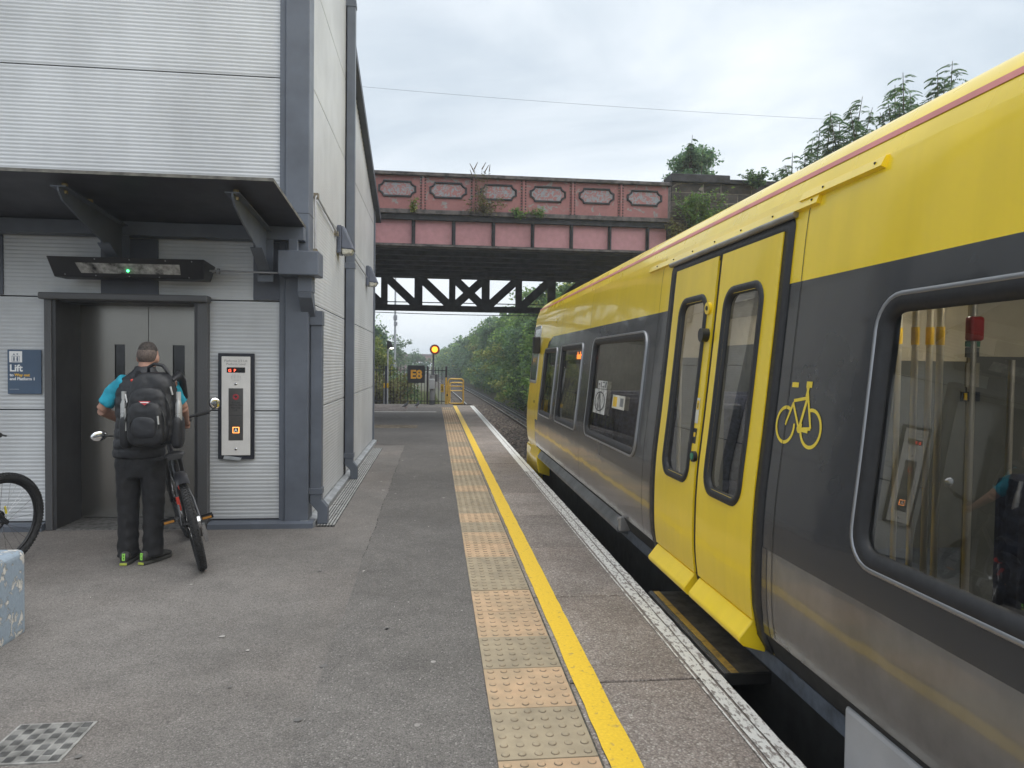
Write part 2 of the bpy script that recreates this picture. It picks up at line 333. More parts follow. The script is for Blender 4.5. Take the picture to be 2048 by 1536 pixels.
vs_ = N(nt_, 'ShaderNodeVectorMath', operation='SCALE'); L_(src, vs_.inputs[0]); L_(mr_.outputs[0], vs_.inputs['Scale']); L_(vs_.outputs[0], b_.inputs['Base Color'])
# crack along the seam, trodden gum
crk = MB(); pts_ = [(-.552+.005*math.sin(y*3.1)+.004*math.sin(y*7.7)+R_.uniform(-.003,.003), y) for y in np.arange(5.6, 13.3, .06)]
for (xa, ya), (xb, yb) in zip(pts_, pts_[1:]):
    if R_.random() < .7: wv = R_.uniform(.0015,.005); crk.add([(xa-wv,ya,.0052),(xa+wv,ya,.0052),(xb+wv,yb,.0052),(xb-wv,yb,.0052)], [(0,1,2,3)])
crk.build('seam_crack', M('crack_dark', (.035,.033,.03), .95), plat, fix=False)
gum = MB(); gum2 = MB()
for i in range(130):
    x, y = R_.uniform(-3.4,.2), 2.3+R_.random()**1.3*10; r_ = R_.uniform(.008,.022); (gum if i % 3 else gum2).add([(x+r_*R_.uniform(.75,1.1)*math.cos(t), y+r_*R_.uniform(.75,1.1)*math.sin(t), .0054) for t in np.linspace(0, 5.6, 9)], [tuple(range(9))])
tag(gum.build('gum_spots', M('gum_dark', (.13,.125,.12), .9), plat, fix=False), kind='stuff'); tag(gum2.build('gum_spots', M('gum_pale', (.36,.345,.325), .9), plat, fix=False), kind='stuff')
# paler repair with cracked brick infill, and the line of setts near the fence
MB().box(-3.2, .05, 22.15, 22.33, .002, .010).build('edging_strip', M('pale_edging', (.45,.44,.42), .9), plat)
MB().box(-3.6,-.42, 16.75,17.55,.002,.008).build('repair_patch', speckle('patch_infill', (.25,.20,.14), (.42,.36,.28), (.09,.08,.06), 22, .3, .95, .006, .3, 2), plat)
MB().box(-3.4,-.9, 22.6,25.6,.003,.0075).build('paving_patch', speckle('patch_old', (.22,.19,.18), (.34,.31,.29), (.10,.09,.09), 20, .3, .95, .004, .3, 2), plat)

def tile_mesh(k):
    r = random.Random(k); mb = MB(); W = .400; D = .406; h = .0
    mb.box(-W/2, W/2, -D/2, D/2, -.035, 0)
    for i in range(6):
        for j in range(6):
            cx = -W/2+W*(i+.5)/6; cy = -D/2+D*(j+.5)/6; worn = r.uniform(.6, 1); n = 10
            rg = [[(cx+rad*math.cos(2*math.pi*q/n), cy+rad*math.sin(2*math.pi*q/n), zz) for q in range(n)] for rad, zz in ((.0180,0),(.0155,.0045*worn),(.0105,.0066*worn))]
            mb.loft(rg, cap=False); mb.add(rg[-1], [tuple(range(n))], True)
    me = mb.mesh('tactile_tile'); return me
tact_a = masked('tactile_buff', (.39,.322,.222), (.30,.252,.18), 5, .38, .62, (.85,.9), .0006)
tact_b = masked('tactile_peach', (.54,.37,.23), (.42,.315,.205), 4, .38, .6, (.85,.9), .0006)
tmA = [tile_mesh(k) for k in range(2)]; tmB = [tile_mesh(k+9) for k in range(2)]
tact_dark = masked('tactile_dark_tan', (.27,.21,.14), (.16,.13,.09), 22, .4, .6, (.9,.95), 0)
for q in tmA: q.materials.append(tact_a); q.materials.append(tact_dark)
for q in tmB: q.materials.append(tact_b); q.materials.append(tact_dark)
for q in tmA+tmB:                                                # lower sides of each blister in a darker tan, so it stands out
    for pg_ in q.polygons:
        c_ = pg_.center
        if .0003 < c_.z < .0032 and pg_.area < .001: pg_.material_index = 1
T0 = 3.093-.412*5; peach = [1,1,0,0,1,0,1,1,0,0,1,1,0,0,0,1,0,1,0,0,0,1,0,0,1]
for k in range(57):
    y = T0+.412*(k+.5)
    pch = [0,0,1,1,0,1,0,1,1,0,0,1,1,0,1,0,0,0,1,0,0,1,0,0,1,0,1][k] if k < 27 else (R_.random() < .72)
    o = link('tactile_tile', (tmB if pch else tmA)[k % 2], None, plat, (.458+curv(y)*.6, y, .0065+R_.uniform(-.0015,.0015)), (R_.uniform(-.003,.003), R_.uniform(-.003,.003), R_.choice((0, math.pi))))
MB().box(.655,.668,-1,25,-.03,.003).build('joint_filler', mortar, plat)
for k in range(-2, 19):
    y0 = 3.34+1.255*(k-1); y1 = y0+1.241; c = curv((y0+y1)/2)*.6
    MB().box(.668+c, 1.45+c, y0, y1, -.11, .001+R_.uniform(-.002,.002)).build('coping_slab', coping, plat, bevel=.006)
def strip(name, x0, x1, y0, y1, z, mat, wob=.003, step=.12):
    ysx = list(np.arange(y0, y1, step))+[y1]; mb = MB(); vs = []
    for y in ysx:
        c = curv(y)*.6; vs += [(x0+c+R_.uniform(-wob,wob), y, z), (x1+c+R_.uniform(-wob,wob), y, z)]
    mb.add(vs, [(2*i, 2*i+1, 2*i+3, 2*i+2) for i in range(len(ysx)-1)])
    return mb.build(name, mat, plat, fix=False)
strip('yellow_line', .69, .815, -.5, 25.6, .0072, yellow_line_m)
strip('white_line', 1.296, 1.306, -.5, 10, .0068, white_line_m, .0015)
strip('white_line', 1.322, 1.383, -.5, 10, .0070, white_line_m)
strip('white_line', 1.393, 1.446, -.5, 10, .0072, white_line_m)
strip('white_line', 1.300, 1.383, 10, 25.6, .0070, white_far_m)
strip('white_line', 1.393, 1.446, 10, 25.6, .0072, white_far_m)
# ramp at the platform end
MB().add([(.1,26.62,-.004),(1.40,26.62,-.004),(1.25,33,-.95),(.0,33,-.95),(.1,26.62,-1.2),(1.40,26.62,-1.2),(1.25,33,-1.2),(0,33,-1.2)],
  [(0,1,2,3),(1,5,6,2),(0,3,7,4),(3,2,6,7),(0,4,5,1)]).build('platform_ramp', asphalt_dark, plat)
# small litter and grit on the asphalt
grit = MB()
for _ in range(90):
    x, y = R_.uniform(-3.6,.2), R_.uniform(2.4,12); s = R_.uniform(.0025,.0065); a = R_.uniform(0,6.3)
    ca, sa = math.cos(a)*s, math.sin(a)*s; e = R_.uniform(.4,1)
    grit.add([(x+ca,y+sa,.006),(x-sa*e,y+ca*e,.006),(x-ca,y-sa,.006),(x+sa*e,y-ca*e,.006),(x,y,.006+s*.5)], [(0,1,4),(1,2,4),(2,3,4),(3,0,4)])
tag(grit.build('grit', M('grit_pale', (.55,.53,.48), .9), fix=False), 'pale flecks of grit and litter scattered on the asphalt', 'grit', kind='stuff')

# track
track = MB().add([(1.36+curv(y) if x == 0 else 5.1+curv(y) if x == 3 else (1.75 if x == 1 else 4.4)+curv(y), y, -1.13 if x in (0,3) else -1.04) for y in ys[3:25] for x in range(4)],
   [(j*4+i, j*4+i+1, (j+1)*4+i+1, (j+1)*4+i) for j in range(21) for i in range(3)], True).build('track_bed', ballast_m, fix=False)
tag(track, kind='structure')
rail_rust = M('rail_rust', (.10,.065,.045), .85, var=.3, scale=20); rail_top = M('rail_running_face', (.62,.62,.63), .28, 1.0, var=.05)
prof = [(-.07,0),(.07,0),(.07,.012),(.012,.03),(.012,.11),(.036,.118),(.036,.15),(-.036,.15),(-.036,.118),(-.012,.11),(-.012,.03),(-.07,.012)]
yr = list(np.arange(-14, 30, 4))+list(np.arange(30, 171, 5))
def rail(x, zb, mat, top=True):
    rg = [[(x+curv(y)+u, y, zb+v) for u, v in prof] for y in yr]
    o = MB().loft(rg, True, False).build('rail', mat, track)
    if top: MB().add([(x+curv(y)+s*.03, y, zb+.1515) for y in yr for s in (-1,1)], [(2*i,2*i+1,2*i+3,2*i+2) for i in range(len(yr)-1)]).build('running_face', rail_top, o, fix=False)
rail(2.9-.7525, -1.06, rail_rust); rail(2.9+.7525, -1.06, rail_rust); rail(4.06, -1.0, M('conductor_rail', (.05,.045,.042), .6, var=.2), True)
MB().add([(4.16+curv(y)+u, y, z) for y in yr for u, z in ((0,-1.0),(0,-.80),(.04,-.80),(.04,-1.0))], [(4*j+i,4*j+i+1,4*j+i+5,4*j+i+4) for j in range(len(yr)-1) for i in range(3)]).build('guard_board', M('guard_board_black', (.03,.03,.032), .6), track, fix=False)
slm = MB().box(-1.25,1.25,-.125,.125,-.14,0).mesh('sleeper'); slm.materials.append(M('sleeper_timber', (.09,.07,.055), .95, var=.35, scale=12, bump=.004))
y = 8.0
while y < 66:
    link('sleeper', slm, None, track, (2.9+curv(y)+R_.uniform(-.03,.03), y, -1.045+R_.uniform(0,.015)), (0,0,R_.uniform(-.01,.01))); y += .65
# ballast stones too many to count
rs = np.random.RandomState(5); n = 9000
yy = 10+rs.rand(n)**1.6*34; xx = 1.45+rs.rand(n)*3.5; s = .022+.02*rs.rand(n)
base = np.array([[-1,-1,-.6],[1,-1,-.5],[1,1,-.6],[-1,1,-.5],[-.7,-.8,.6],[.8,-.7,.7],[.7,.8,.5],[-.8,.7,.6]])
Vb = base[None]*(s[:,None,None]*(1+.5*(rs.rand(n,8,3)-.5))); a = rs.rand(n)*6.28; ca, sa = np.cos(a), np.sin(a)
Vx = Vb[...,0]*ca[:,None]-Vb[...,1]*sa[:,None]; Vy = Vb[...,0]*sa[:,None]+Vb[...,1]*ca[:,None]
cz = np.where((xx > 1.75)&(xx < 4.4), -1.03, -1.07)
P = np.stack([Vx+(xx+np.array([curv(q) for q in yy]))[:,None], Vy+yy[:,None], Vb[...,2]+cz[:,None]], -1).reshape(-1,3)
fb = np.array([(0,3,2,1),(4,5,6,7),(0,1,5,4),(1,2,6,5),(2,3,7,6),(3,0,4,7)])
Fb = (np.arange(n)[:,None,None]*8+fb[None]).reshape(-1,4)
me = mesh_np('ballast_stones', P, Fb)
bs = bpy.data.materials.new('ballast_stone'); bs.use_nodes = True; nt_, b_, L_ = pnodes(bs); g_ = N(nt_, 'ShaderNodeNewGeometry'); rp_ = N(nt_, 'ShaderNodeValToRGB')
rp_.color_ramp.elements[0].color = (.05,.04,.034,1); rp_.color_ramp.elements[1].color = (.27,.22,.18,1); L_(g_.outputs['Random Per Island'], rp_.inputs[0]); L_(rp_.outputs[0], b_.inputs['Base Color']); b_.inputs['Roughness'].default_value = .95
tag(link('ballast_stones', me, bs, track), kind='stuff')
# ------------------------------------------------------------------ lift tower
BX = -1.19                                                      # side wall plane; front panels at Y = 6.78
panel_m = M('ribbed_silver_cladding', (.53,.545,.56), .42, .15, var=.06, scale=1.2, rvar=.08)
def weather(m, stretch, lo=.86, hi=1.04, wav=0.0):
    """dull streaks of dirt (and slightly wavy sheet metal) on a material"""
    nt, b, L = pnodes(m); src = b.inputs['Base Color'].links[0].from_socket
    tc = N(nt, 'ShaderNodeTexCoord'); mp = N(nt, 'ShaderNodeMapping'); mp.inputs['Scale'].default_value = stretch; n1 = N(nt, 'ShaderNodeTexNoise', i_Scale=1.0, i_Detail=7.0, i_Roughness=.65)
    L(tc.outputs['Object'], mp.inputs['Vector']); L(mp.outputs[0], n1.inputs['Vector']); mr = N(nt, 'ShaderNodeMapRange'); mr.inputs['From Min'].default_value = .3; mr.inputs['From Max'].default_value = .65; mr.inputs['To Min'].default_value = lo; mr.inputs['To Max'].default_value = hi
    L(n1.outputs['Fac'], mr.inputs['Value']); vs = N(nt, 'ShaderNodeVectorMath', operation='SCALE'); L(src, vs.inputs[0]); L(mr.outputs[0], vs.inputs['Scale']); L(vs.outputs[0], b.inputs['Base Color'])
    if wav:
        n2 = N(nt, 'ShaderNodeTexNoise', i_Scale=2.2, i_Detail=2.0); L(tc.outputs['Object'], n2.inputs['Vector']); bp = N(nt, 'ShaderNodeBump', i_Strength=1.0, i_Distance=wav); L(n2.outputs['Fac'], bp.inputs['Height']); L(bp.outputs[0], b.inputs['Normal']); L(bp.outputs[0], b.inputs['Coat Normal'])
weather(panel_m, (3.0, 3.0, .35), .93, 1.02)
trim_m = M('slate_grey_trim', (.098,.112,.14), .45, .0, var=.10, scale=2.5, rvar=.1)
trim_dk = M('slate_grey_insert', (.072,.080,.105), .5, .0, var=.08, scale=2.5)
joint_m = M('black_joint', (.012,.012,.014), .8)
galv_m = M('galvanised_sill', (.45,.47,.49), .45, .6, var=.15, scale=8)
tower = empty('lift_building', (-3, 9, 0))
tag(tower, 'ribbed silver lift building with slate grey corner posts beside the platform', 'building')
tower.location = (0,0,0)
def ribbed(name, a0, a1, z0, z1, fn, mat=panel_m, pitch=.0345, depth=.0024, parent=tower):
    """panel with horizontal ribs: fn(a, out, z)"""
    z0 += .006; z1 -= .006; n = max(2, int(round((z1-z0)/pitch))); p = (z1-z0)/n; pr = []
    for i in range(n):
        b = z0+i*p
        pr += [(b, 0), (b+p*.30, depth*.25), (b+p*.52, depth), (b+p*.80, depth)]
    pr.append((z1, 0))
    rows = [(z0,-.04)]+[(z, o) for z, o in pr]+[(z1,-.04)]
    vs = [fn(a, o, z) for z, o in rows for a in (a0, a1)]
    mb = MB().add(vs, [(2*i, 2*i+1, 2*i+3, 2*i+2) for i in range(len(rows)-1)])
    k = len(rows)
    mb.add([fn(a0, o, z) for z, o in rows], [tuple(range(k))]); mb.add([fn(a1, o, z) for z, o in rows], [tuple(range(k))])
    return mb.build(name, mat, parent)
FRY = 6.78
front = lambda a, o, z: (a, FRY-o, z)
side = lambda a, o, z: (BX+o, a, z)
Zr = [.068, 1.088, 2.116, 3.150, 4.186, 5.22, 6.25, 7.28, 8.3]
for r in range(8):
    if r < 2:
        ribbed('wall_panel', -6.2, -3.487, Zr[r], Zr[r+1], front); ribbed('wall_panel', -2.083, -1.449, Zr[r], Zr[r+1], front)
    else: ribbed('wall_panel', -6.2, -1.449, Zr[r], Zr[r+1], front)
# core behind the panels, with the lift recess left open
core = MB(); core.box(-6.2,-3.50, 6.815, 9.48, -.02, 8.3); core.box(-2.07,BX-.03, 6.815, 9.48, -.02, 8.3); core.box(-3.50,-2.07, 6.815, 9.48, 2.13, 8.3); core.box(-3.50,-2.07, 7.25, 9.48, -.02, 2.13)
core.build('wall_core', joint_m, tower)
MB().add([(-6.2,9.48,-.02),(BX-.03,9.48,-.02),(BX-.03,13.70,-.02),(-6.2,13.70,-.02),(-6.2,9.48,5.70),(BX-.03,9.48,5.70),(BX-.03,13.70,4.40),(-6.2,13.70,4.40)],
   [(3,2,1,0),(4,5,6,7),(0,1,5,4),(1,2,6,5),(2,3,7,6),(3,0,4,7)]).build('wing_core', joint_m, tower)
for r in range(8): ribbed('wall_panel', 6.93, 9.38, Zr[r], Zr[r+1], side)
for r in range(4): ribbed('wall_panel', 9.50, 13.62, Zr[r], Zr[r+1], side)
def zroof(y): return 5.78-.31*(y-9.5)
# top row of the wing, cut by the sloping roof
k = 30; vs = []; rows = [Zr[4]+.004+i*.0345 for i in range(36)]
mb = MB()
for i in range(len(rows)-1):
    za, zb = rows[i], rows[i+1]; ye = min(13.62, 9.5+(5.74-zb)/.31)
    if ye < 9.55: break
    zm = za+.016
    mb.add([side(9.5,0,za), side(ye,0,za), side(ye,.0035,zm), side(9.5,.0035,zm), side(ye,.0035,zb-.005), side(9.5,.0035,zb-.005), side(ye,0,zb), side(9.5,0,zb)], [(0,1,2,3),(3,2,4,5),(5,4,6,7)])
mb.build('wall_panel', panel_m, tower, fix=False)
MB().add([(x, y, zroof(y)+dz) for dz in (-.05,.07) for x, y in ((-6.3,9.5),(BX+.10,9.5),(BX+.10,14.1),(-6.3,14.1))], [(3,2,1,0),(4,5,6,7),(0,1,5,4),(1,2,6,5),(2,3,7,6),(3,0,4,7)]).build('wing_roof', M('roof_edge_dark', (.035,.04,.055), .5), tower)
MB().box(-6.3, BX+.08, 6.66, 9.60, 8.3, 8.42).build('tower_roof', trim_m, tower)
# dark insert panels under the canopy
for a0, a1 in ((-3.033,-2.535),(-1.690,-1.449),(-4.4,-3.862)):
    MB().box(a0, a1, FRY-.016, FRY+.01, 2.124 if a0 > -3 or a0 < -3.5 else 2.15, 2.66).build('insert_panel', trim_dk, tower, bevel=.003)
# corner post, trims, plinth
MB().box(-1.449, -1.397, 6.742, 6.95, .055, 8.3).build('corner_trim', trim_m, tower, bevel=.004)
MB().box(-1.394, BX+.012, 6.715, 6.95, .048, 8.3).build('corner_post', trim_m, tower, bevel=.008)
for z in (2.93, 5.4): MB().box(-1.396, BX+.0135, 6.7135, 6.9515, z, z+.005).build('post_joint', joint_m, tower)
MB().box(BX-.01, BX+.014, 9.388, 9.492, .07, 8.3).build('vertical_trim', joint_m, tower)
MB().box(BX-.01, BX+.03, 13.63, 13.72, .07, 4.45).build('end_trim', trim_m, tower, bevel=.004)
MB().prism([(6.66,0.0),(6.66,.048),(6.70,.064),(6.80,.064),(6.80,0)], lambda u,v,d: (d,u,v), -6.2, -3.50).build('plinth', trim_m, tower)
MB().prism([(6.655,-.01),(6.655,.046),(6.70,.060),(6.80,.060),(6.80,-.01)], lambda u,v,d: (d,u,v), -2.07, -1.125).build('plinth', trim_m, tower)
MB().prism([(-1.245,-.01),(-1.245,.062),(-1.185,.062),(-1.115,.045),(-1.115,-.01)], lambda u,v,d: (u,d,v), 6.70, 13.78).build('plinth', galv_m, tower)
# ---- lift entrance
steel = M('brushed_stainless', (.235,.226,.208), .24, .9, var=.05, scale=.8, rvar=.03)
ntS, bS, LS = pnodes(steel); tcS = N(ntS, 'ShaderNodeTexCoord'); mpS = N(ntS, 'ShaderNodeMapping'); mpS.inputs['Scale'].default_value = (400, 400, 3); nS = N(ntS, 'ShaderNodeTexNoise', i_Scale=1.0, i_Detail=2.0)
bpS = N(ntS, 'ShaderNodeBump', i_Strength=.07, i_Distance=.001); LS(tcS.outputs['Object'], mpS.inputs['Vector']); LS(mpS.outputs[0], nS.inputs['Vector']); LS(nS.outputs['Fac'], bpS.inputs['Height']); LS(bpS.outputs[0], bS.inputs['Normal'])
steel_dk = M('dark_reveal_steel', (.05,.05,.053), .42, .4, var=.15, scale=2)
perf = bpy.data.materials.new('perforated_charcoal'); perf.use_nodes = True; nt_, b_, L_ = pnodes(perf)
tc_ = N(nt_, 'ShaderNodeTexCoord'); mp_ = N(nt_, 'ShaderNodeMapping'); mp_.inputs['Rotation'].default_value = (0, math.radians(45), 0); vo_ = N(nt_, 'ShaderNodeTexVoronoi', i_Scale=110.0); vo_.inputs['Randomness'].default_value = 0.0
cr_ = N(nt_, 'ShaderNodeValToRGB'); cr_.color_ramp.elements[0].position = .30; cr_.color_ramp.elements[0].color = (.012,.012,.012,1); cr_.color_ramp.elements[1].position = .38; cr_.color_ramp.elements[1].color = (.13,.13,.135,1)
L_(tc_.outputs['Object'], mp_.inputs['Vector']); L_(mp_.outputs[0], vo_.inputs['Vector']); L_(vo_.outputs['Distance'], cr_.inputs[0]); L_(cr_.outputs[0], b_.inputs['Base Color']); b_.inputs['Roughness'].default_value = .5; b_.inputs['Metallic'].default_value = .3
portal = MB().box(-3.487,-3.425, 6.70, 7.17, .0, 2.10).build('door_portal', perf, tower, bevel=.004); MB().box(-2.170,-2.083, 6.70, 7.17, .0, 2.10).build('jamb', perf, portal, bevel=.004)
MB().box(-3.425,-3.395, 6.715, 7.18, .0, 2.12).box(-2.200,-2.170, 6.715, 7.18, .0, 2.12).box(-3.395,-2.200,6.76,7.18,2.075,2.12).build('reveal', steel_dk, portal)
MB().box(-3.512,-2.066, 6.645, 6.77, 2.085, 2.146).build('hood', perf, portal, bevel=.012)
MB().box(-3.395,-2.200, 6.70, 7.24, -.01, .012).build('threshold', M('threshold_worn', (.17,.165,.16), .5, .5, var=.3, scale=20), tower)
for x0, x1, w0, w1 in ((-3.392,-2.772,-3.080,-2.985),(-2.766,-2.203,-2.545,-2.432)):
    d = MB().box(x0, w0, 7.15, 7.19, .018, 2.075).box(w1, x1, 7.15, 7.19, .018, 2.075).box(w0, w1, 7.15, 7.19, .018, 1.02).box(w0, w1, 7.15, 7.19, 1.70, 2.075).build('lift_door', steel, tower)
    MB().box(w0, w1, 7.165, 7.18, 1.02, 1.70).build('vision_panel', M('dark_glass', (.01,.011,.013), .05, var=.05), d)
# ---- canopy with two bracket arms
can_m = M('canopy_soffit_dark', (.034,.033,.042), .45, var=.12, scale=1.5)
def sz(y): return 2.79+(6.74-y)*.079
can = MB().add([(x, y, sz(y)+dz) for dz in (0,.022) for x, y in ((-4.9,5.42),(-1.215,5.42),(-1.215,6.76),(-4.9,6.76))], [(3,2,1,0),(4,5,6,7),(0,1,5,4),(1,2,6,5),(2,3,7,6),(3,0,4,7)]).build('canopy', can_m, tower)
MB().bar((-1.212,5.42,sz(5.42)+.012),(-1.212,6.76,sz(6.76)+.012),.008,.024).bar((-4.9,5.417,sz(5.42)+.012),(-1.21,5.417,sz(5.42)+.012),.008,.024,(0,0,1)).build('edge_trim', M('canopy_edge', (.12,.115,.10), .6, var=.3, scale=12), can)
MB().box(-4.9,-1.205, 6.62, 6.775, 2.665, 2.788).build('wall_beam', trim_m, can, bevel=.006)
for bx in (-2.79, -1.545, -4.35):
    a = MB(); P0 = [(6.63,2.66),(6.63,2.33),(6.50,2.45),(6.20,2.56),(5.85,2.66),(5.62,2.74),(5.56,2.80),(5.56,2.83),(6.63,2.74)]
    a.prism(P0, lambda u,v,d: (bx+d,u,v), -.007, .007)
    a.bar((bx,5.56,2.835),(bx,6.63,2.745),.11,.010); a.bar((bx,6.63,2.335),(bx,6.28,2.535),.10,.010)
    ar = a.build('bracket', trim_m, can)
    for yy_ in (5.66, 6.05): MB().cyl((bx,yy_,2.80-.0),(bx,yy_,sz(yy_)+.002),.022,.022,12).build('standoff', M('brass_stud', (.30,.24,.12), .4, .7), ar)
    MB().box(bx-.07,bx+.07,6.61,6.625,2.28,2.66).build('wall_plate', trim_m, ar)
# ---- rainwater goods
def downpipe(y0, y1, top, name='downpipe', hopper=False):
    x0, x1 = BX+.018, BX+.125
    if not hopper: z1 = top
    else: z1 = 2.02
    p = MB().box(x0, x1, y0, y1, .33, z1)
    # swan-neck shoe
    p.add([(x0+dx, y, z) for y in (y0,y1) for dx, z in ((0,.33),(.107,.33),(.107,.24),(.165,.17),(.165,.012),(.07,.012),(.07,.13),(0,.21))], [tuple(range(7,-1,-1)), tuple(range(8,16))]+[(i,(i+1)%8,8+(i+1)%8,8+i) for i in range(8)])
    o = p.build(name, trim_m, tower, bevel=.006)
    MB().box(x0-.012, x1+.008, y0-.008, y1+.008, .295, .355).build('collar', trim_m, o, bevel=.004)
    if not hopper:
        for z in (2.78, 6.15): MB().box(x0-.02, x1+.008, y0-.008, y1+.008, z, z+.075).build('collar', trim_m, o, bevel=.004)
    return o
downpipe(9.36, 9.46, 8.3)
dp = downpipe(6.78, 6.88, 8.3, hopper=True)
MB().box(-1.40, -1.045, 6.44, 6.70, 2.33, 2.545).build('hopper', trim_m, dp, bevel=.008)
MB().box(-1.34,-1.26,6.60,6.68,2.545,2.67).build('inlet', trim_m, dp, bevel=.005); MB().box(-1.25,-1.12,6.56,6.70,2.19,2.335).build('outlet', trim_m, dp, bevel=.005)
MB().add([(x, y, z) for x in (-1.245,-1.125) for y, z in ((6.56,2.19),(6.70,2.19),(6.78,2.05),(6.88,2.05),(6.88,2.02),(6.76,1.98),(6.63,2.09),(6.57,2.14))], [tuple(range(7,-1,-1)),tuple(range(8,16))]+[(i,(i+1)%8,8+(i+1)%8,8+i) for i in range(8)]).build('offset_bend', trim_m, dp, bevel=.004)
MB().box(-1.18,-1.06,6.765,6.885,1.90,2.035).build('collar', trim_m, dp, bevel=.004)
# ---- conduits and two wall lamps
wl_body = M('wall_lamp_slate', (.065,.075,.105), .4, var=.1, scale=8); lens_m = M('lamp_lens', (.55,.54,.48), .15, var=.2, scale=30)
cable_m = M('conduit_grey', (.30,.30,.31), .45, .4, var=.1)
def wall_lamp(y, label):
    r = empty('wall_lamp', (BX+.006, y, 2.86)); tag(r, label, 'wall lamp', 'slate wall lamps on the lift building')
    MB().prism([(-.13,.0),(.13,.0),(.10,.34),(-.10,.34)], lambda u,v,d: (d,u,v), 0, .05).build('back_plate', wl_body, r, bevel=.01)
    h = [[(.05+dd, -.13+.03*(1-t)+0, 0) for dd in (0,)] for t in (0,)]
    MB().add([(x, y_, z) for x, y_, z in ((.05,-.125,.06),(.05,.125,.06),(.05,.095,.335),(.05,-.095,.335),(.20,-.11,.05),(.20,.11,.05),(.085,.08,.325),(.085,-.08,.325))], [(0,1,5,4),(1,2,6,5),(2,3,7,6),(3,0,4,7),(4,5,6,7),(3,2,1,0)]).build('hood', wl_body, r, bevel=.012)
    MB().add([(x, y_, z) for x, y_, z in ((.05,-.115,.06),(.05,.115,.06),(.19,.10,.052),(.19,-.10,.052),(.06,-.10,-.01),(.06,.10,-.01),(.16,.085,.0),(.16,-.085,.0))], [(3,2,1,0),(4,5,6,7),(0,1,5,4),(1,2,6,5),(2,3,7,6),(3,0,4,7)]).build('lens', lens_m, r, bevel=.012)
    return r
wall_lamp(8.72, 'slate wedge wall lamp between the corner post and the long downpipe'); wall_lamp(12.25, 'slate wedge wall lamp beyond the long downpipe, above the platform')
cd = MB().tube([(BX+.025,6.98,2.56),(BX+.025,6.98,3.14),(BX+.03,7.02,3.17),(BX+.03,8.58,3.05)], .009, 8).build('conduit', cable_m)
for p in ((BX+.02,6.98,2.62),(BX+.02,7.05,3.17),(BX+.02,8.45,3.06)): MB().box(p[0]-.02,p[0]+.025,p[1]-.035,p[1]+.035,p[2]-.025,p[2]+.025).build('saddle', M('brassy', (.22,.19,.14), .5, .5), cd)
tag(cd, 'thin grey conduit running from the corner post to a wall lamp', 'conduit')
cd2 = MB().tube([(BX+.03,9.5,3.05),(BX+.03,12.1,2.99)], .009, 8).build('conduit', cable_m); tag(cd2, 'thin grey conduit between the long downpipe and the farther wall lamp', 'conduit')
# ---- black light fitting over the door, with its conduit
lf = empty('light_fitting', (0, 6.52, 0)); tag(lf, 'long black strip light fitting with a small green lamp over the lift door', 'light fitting')
A = [at(91,511,Y=6.35), at(408,519,Y=6.35), at(408,559,Y=6.48), at(108,553,Y=6.48)]
for q in A: q.y -= 6.52
BK = [Vector((A[0].x, .16, A[0].z-.02)), Vector((A[1].x, .16, A[1].z-.02)), Vector((A[2].x,.16,A[2].z)), Vector((A[3].x,.16,A[3].z))]
black = M('black_powder_coat', (.012,.012,.014), .45, var=.1)
MB().add(A+BK, [(0,1,2,3),(7,6,5,4),(0,4,5,1),(1,5,6,2),(2,6,7,3),(3,7,4,0)]).build('body', black, lf, bevel=.008)
def onA(u, v, o=.004):
    p = (A[0]*(1-u)+A[1]*u)*(1-v)+(A[3]*(1-u)+A[2]*u)*v; n = (A[3]-A[0]).cross(A[1]-A[0]).normalized()
    if n.y > 0: n = -n
    return p+n*o
MB().quad(onA(.17,.28),onA(.84,.28),onA(.845,.78),onA(.19,.78)).build('diffuser', M('reeded_diffuser', (.30,.295,.28), .25, var=.5, scale=9), lf, fix=False)
MB().ell(onA(.50,.62,.010),.009,.009,.009).build('indicator_lamp', emit('green_led', (.05,1,.25), 4.0), lf)
for u, v in ((.08,.86),(.28,.9),(.5,.92),(.7,.93),(.9,.92),(.3,.1),(.52,.1),(.75,.11),(.92,.12)): MB().ell(onA(u,v,.002),.006,.006,.006,8,5).build('screw', cable_m, lf)
c3 = MB().tube([at(408,541,Y=6.56), at(620,548,Y=6.56)], .009, 8).build('conduit', cable_m)
MB().disc(at(437,543,Y=6.56), (1,0,0), .028, .018, 14).build('coupling', cable_m, c3); MB().disc(at(428,543,Y=6.56),(1,0,0),.016,.03,12).build('gland', cable_m, c3); tag(c3, 'thin grey conduit from the black light fitting to the hopper', 'conduit')
for bx in (-3.28,-2.45):
    MB().box(bx-.02, bx+.02, .10, .25, 2.40, 2.43).build('mount', black, lf)
# ---- lift sign
blue = M('sign_blue_slate', (.058,.095,.155), .4, var=.04); whitep = M('sign_white', (.80,.80,.80), .5, var=.02); yel_p = M('sign_yellow', (.80,.47,.03), .5, var=.02)
sg = empty('lift_sign', (-3.824, 6.765, 1.232)); tag(sg, 'blue grey sign with lift symbol and way out lettering beside the lift', 'sign')
MB().box(0,.285,-.012,.0,0,.40).build('plate', blue, sg, bevel=.004)
fl = (math.pi/2,0,0)
text('lettering','Lift',.085,whitep,sg,(.018,-.0125,.205),fl,fat=.0022)
text('lettering','to',.036,whitep,sg,(.02,-.0125,.160),fl,fat=.0009); text('lettering','Way out',.036,yel_p,sg,(.060,-.0125,.160),fl,fat=.0009)
text('lettering','and Platform 1',.036,whitep,sg,(.02,-.0125,.125),fl,fat=.0009)
MB().box(.018,.125,-.0145,-.0121,.285,.385).build('pictogram', whitep, sg)
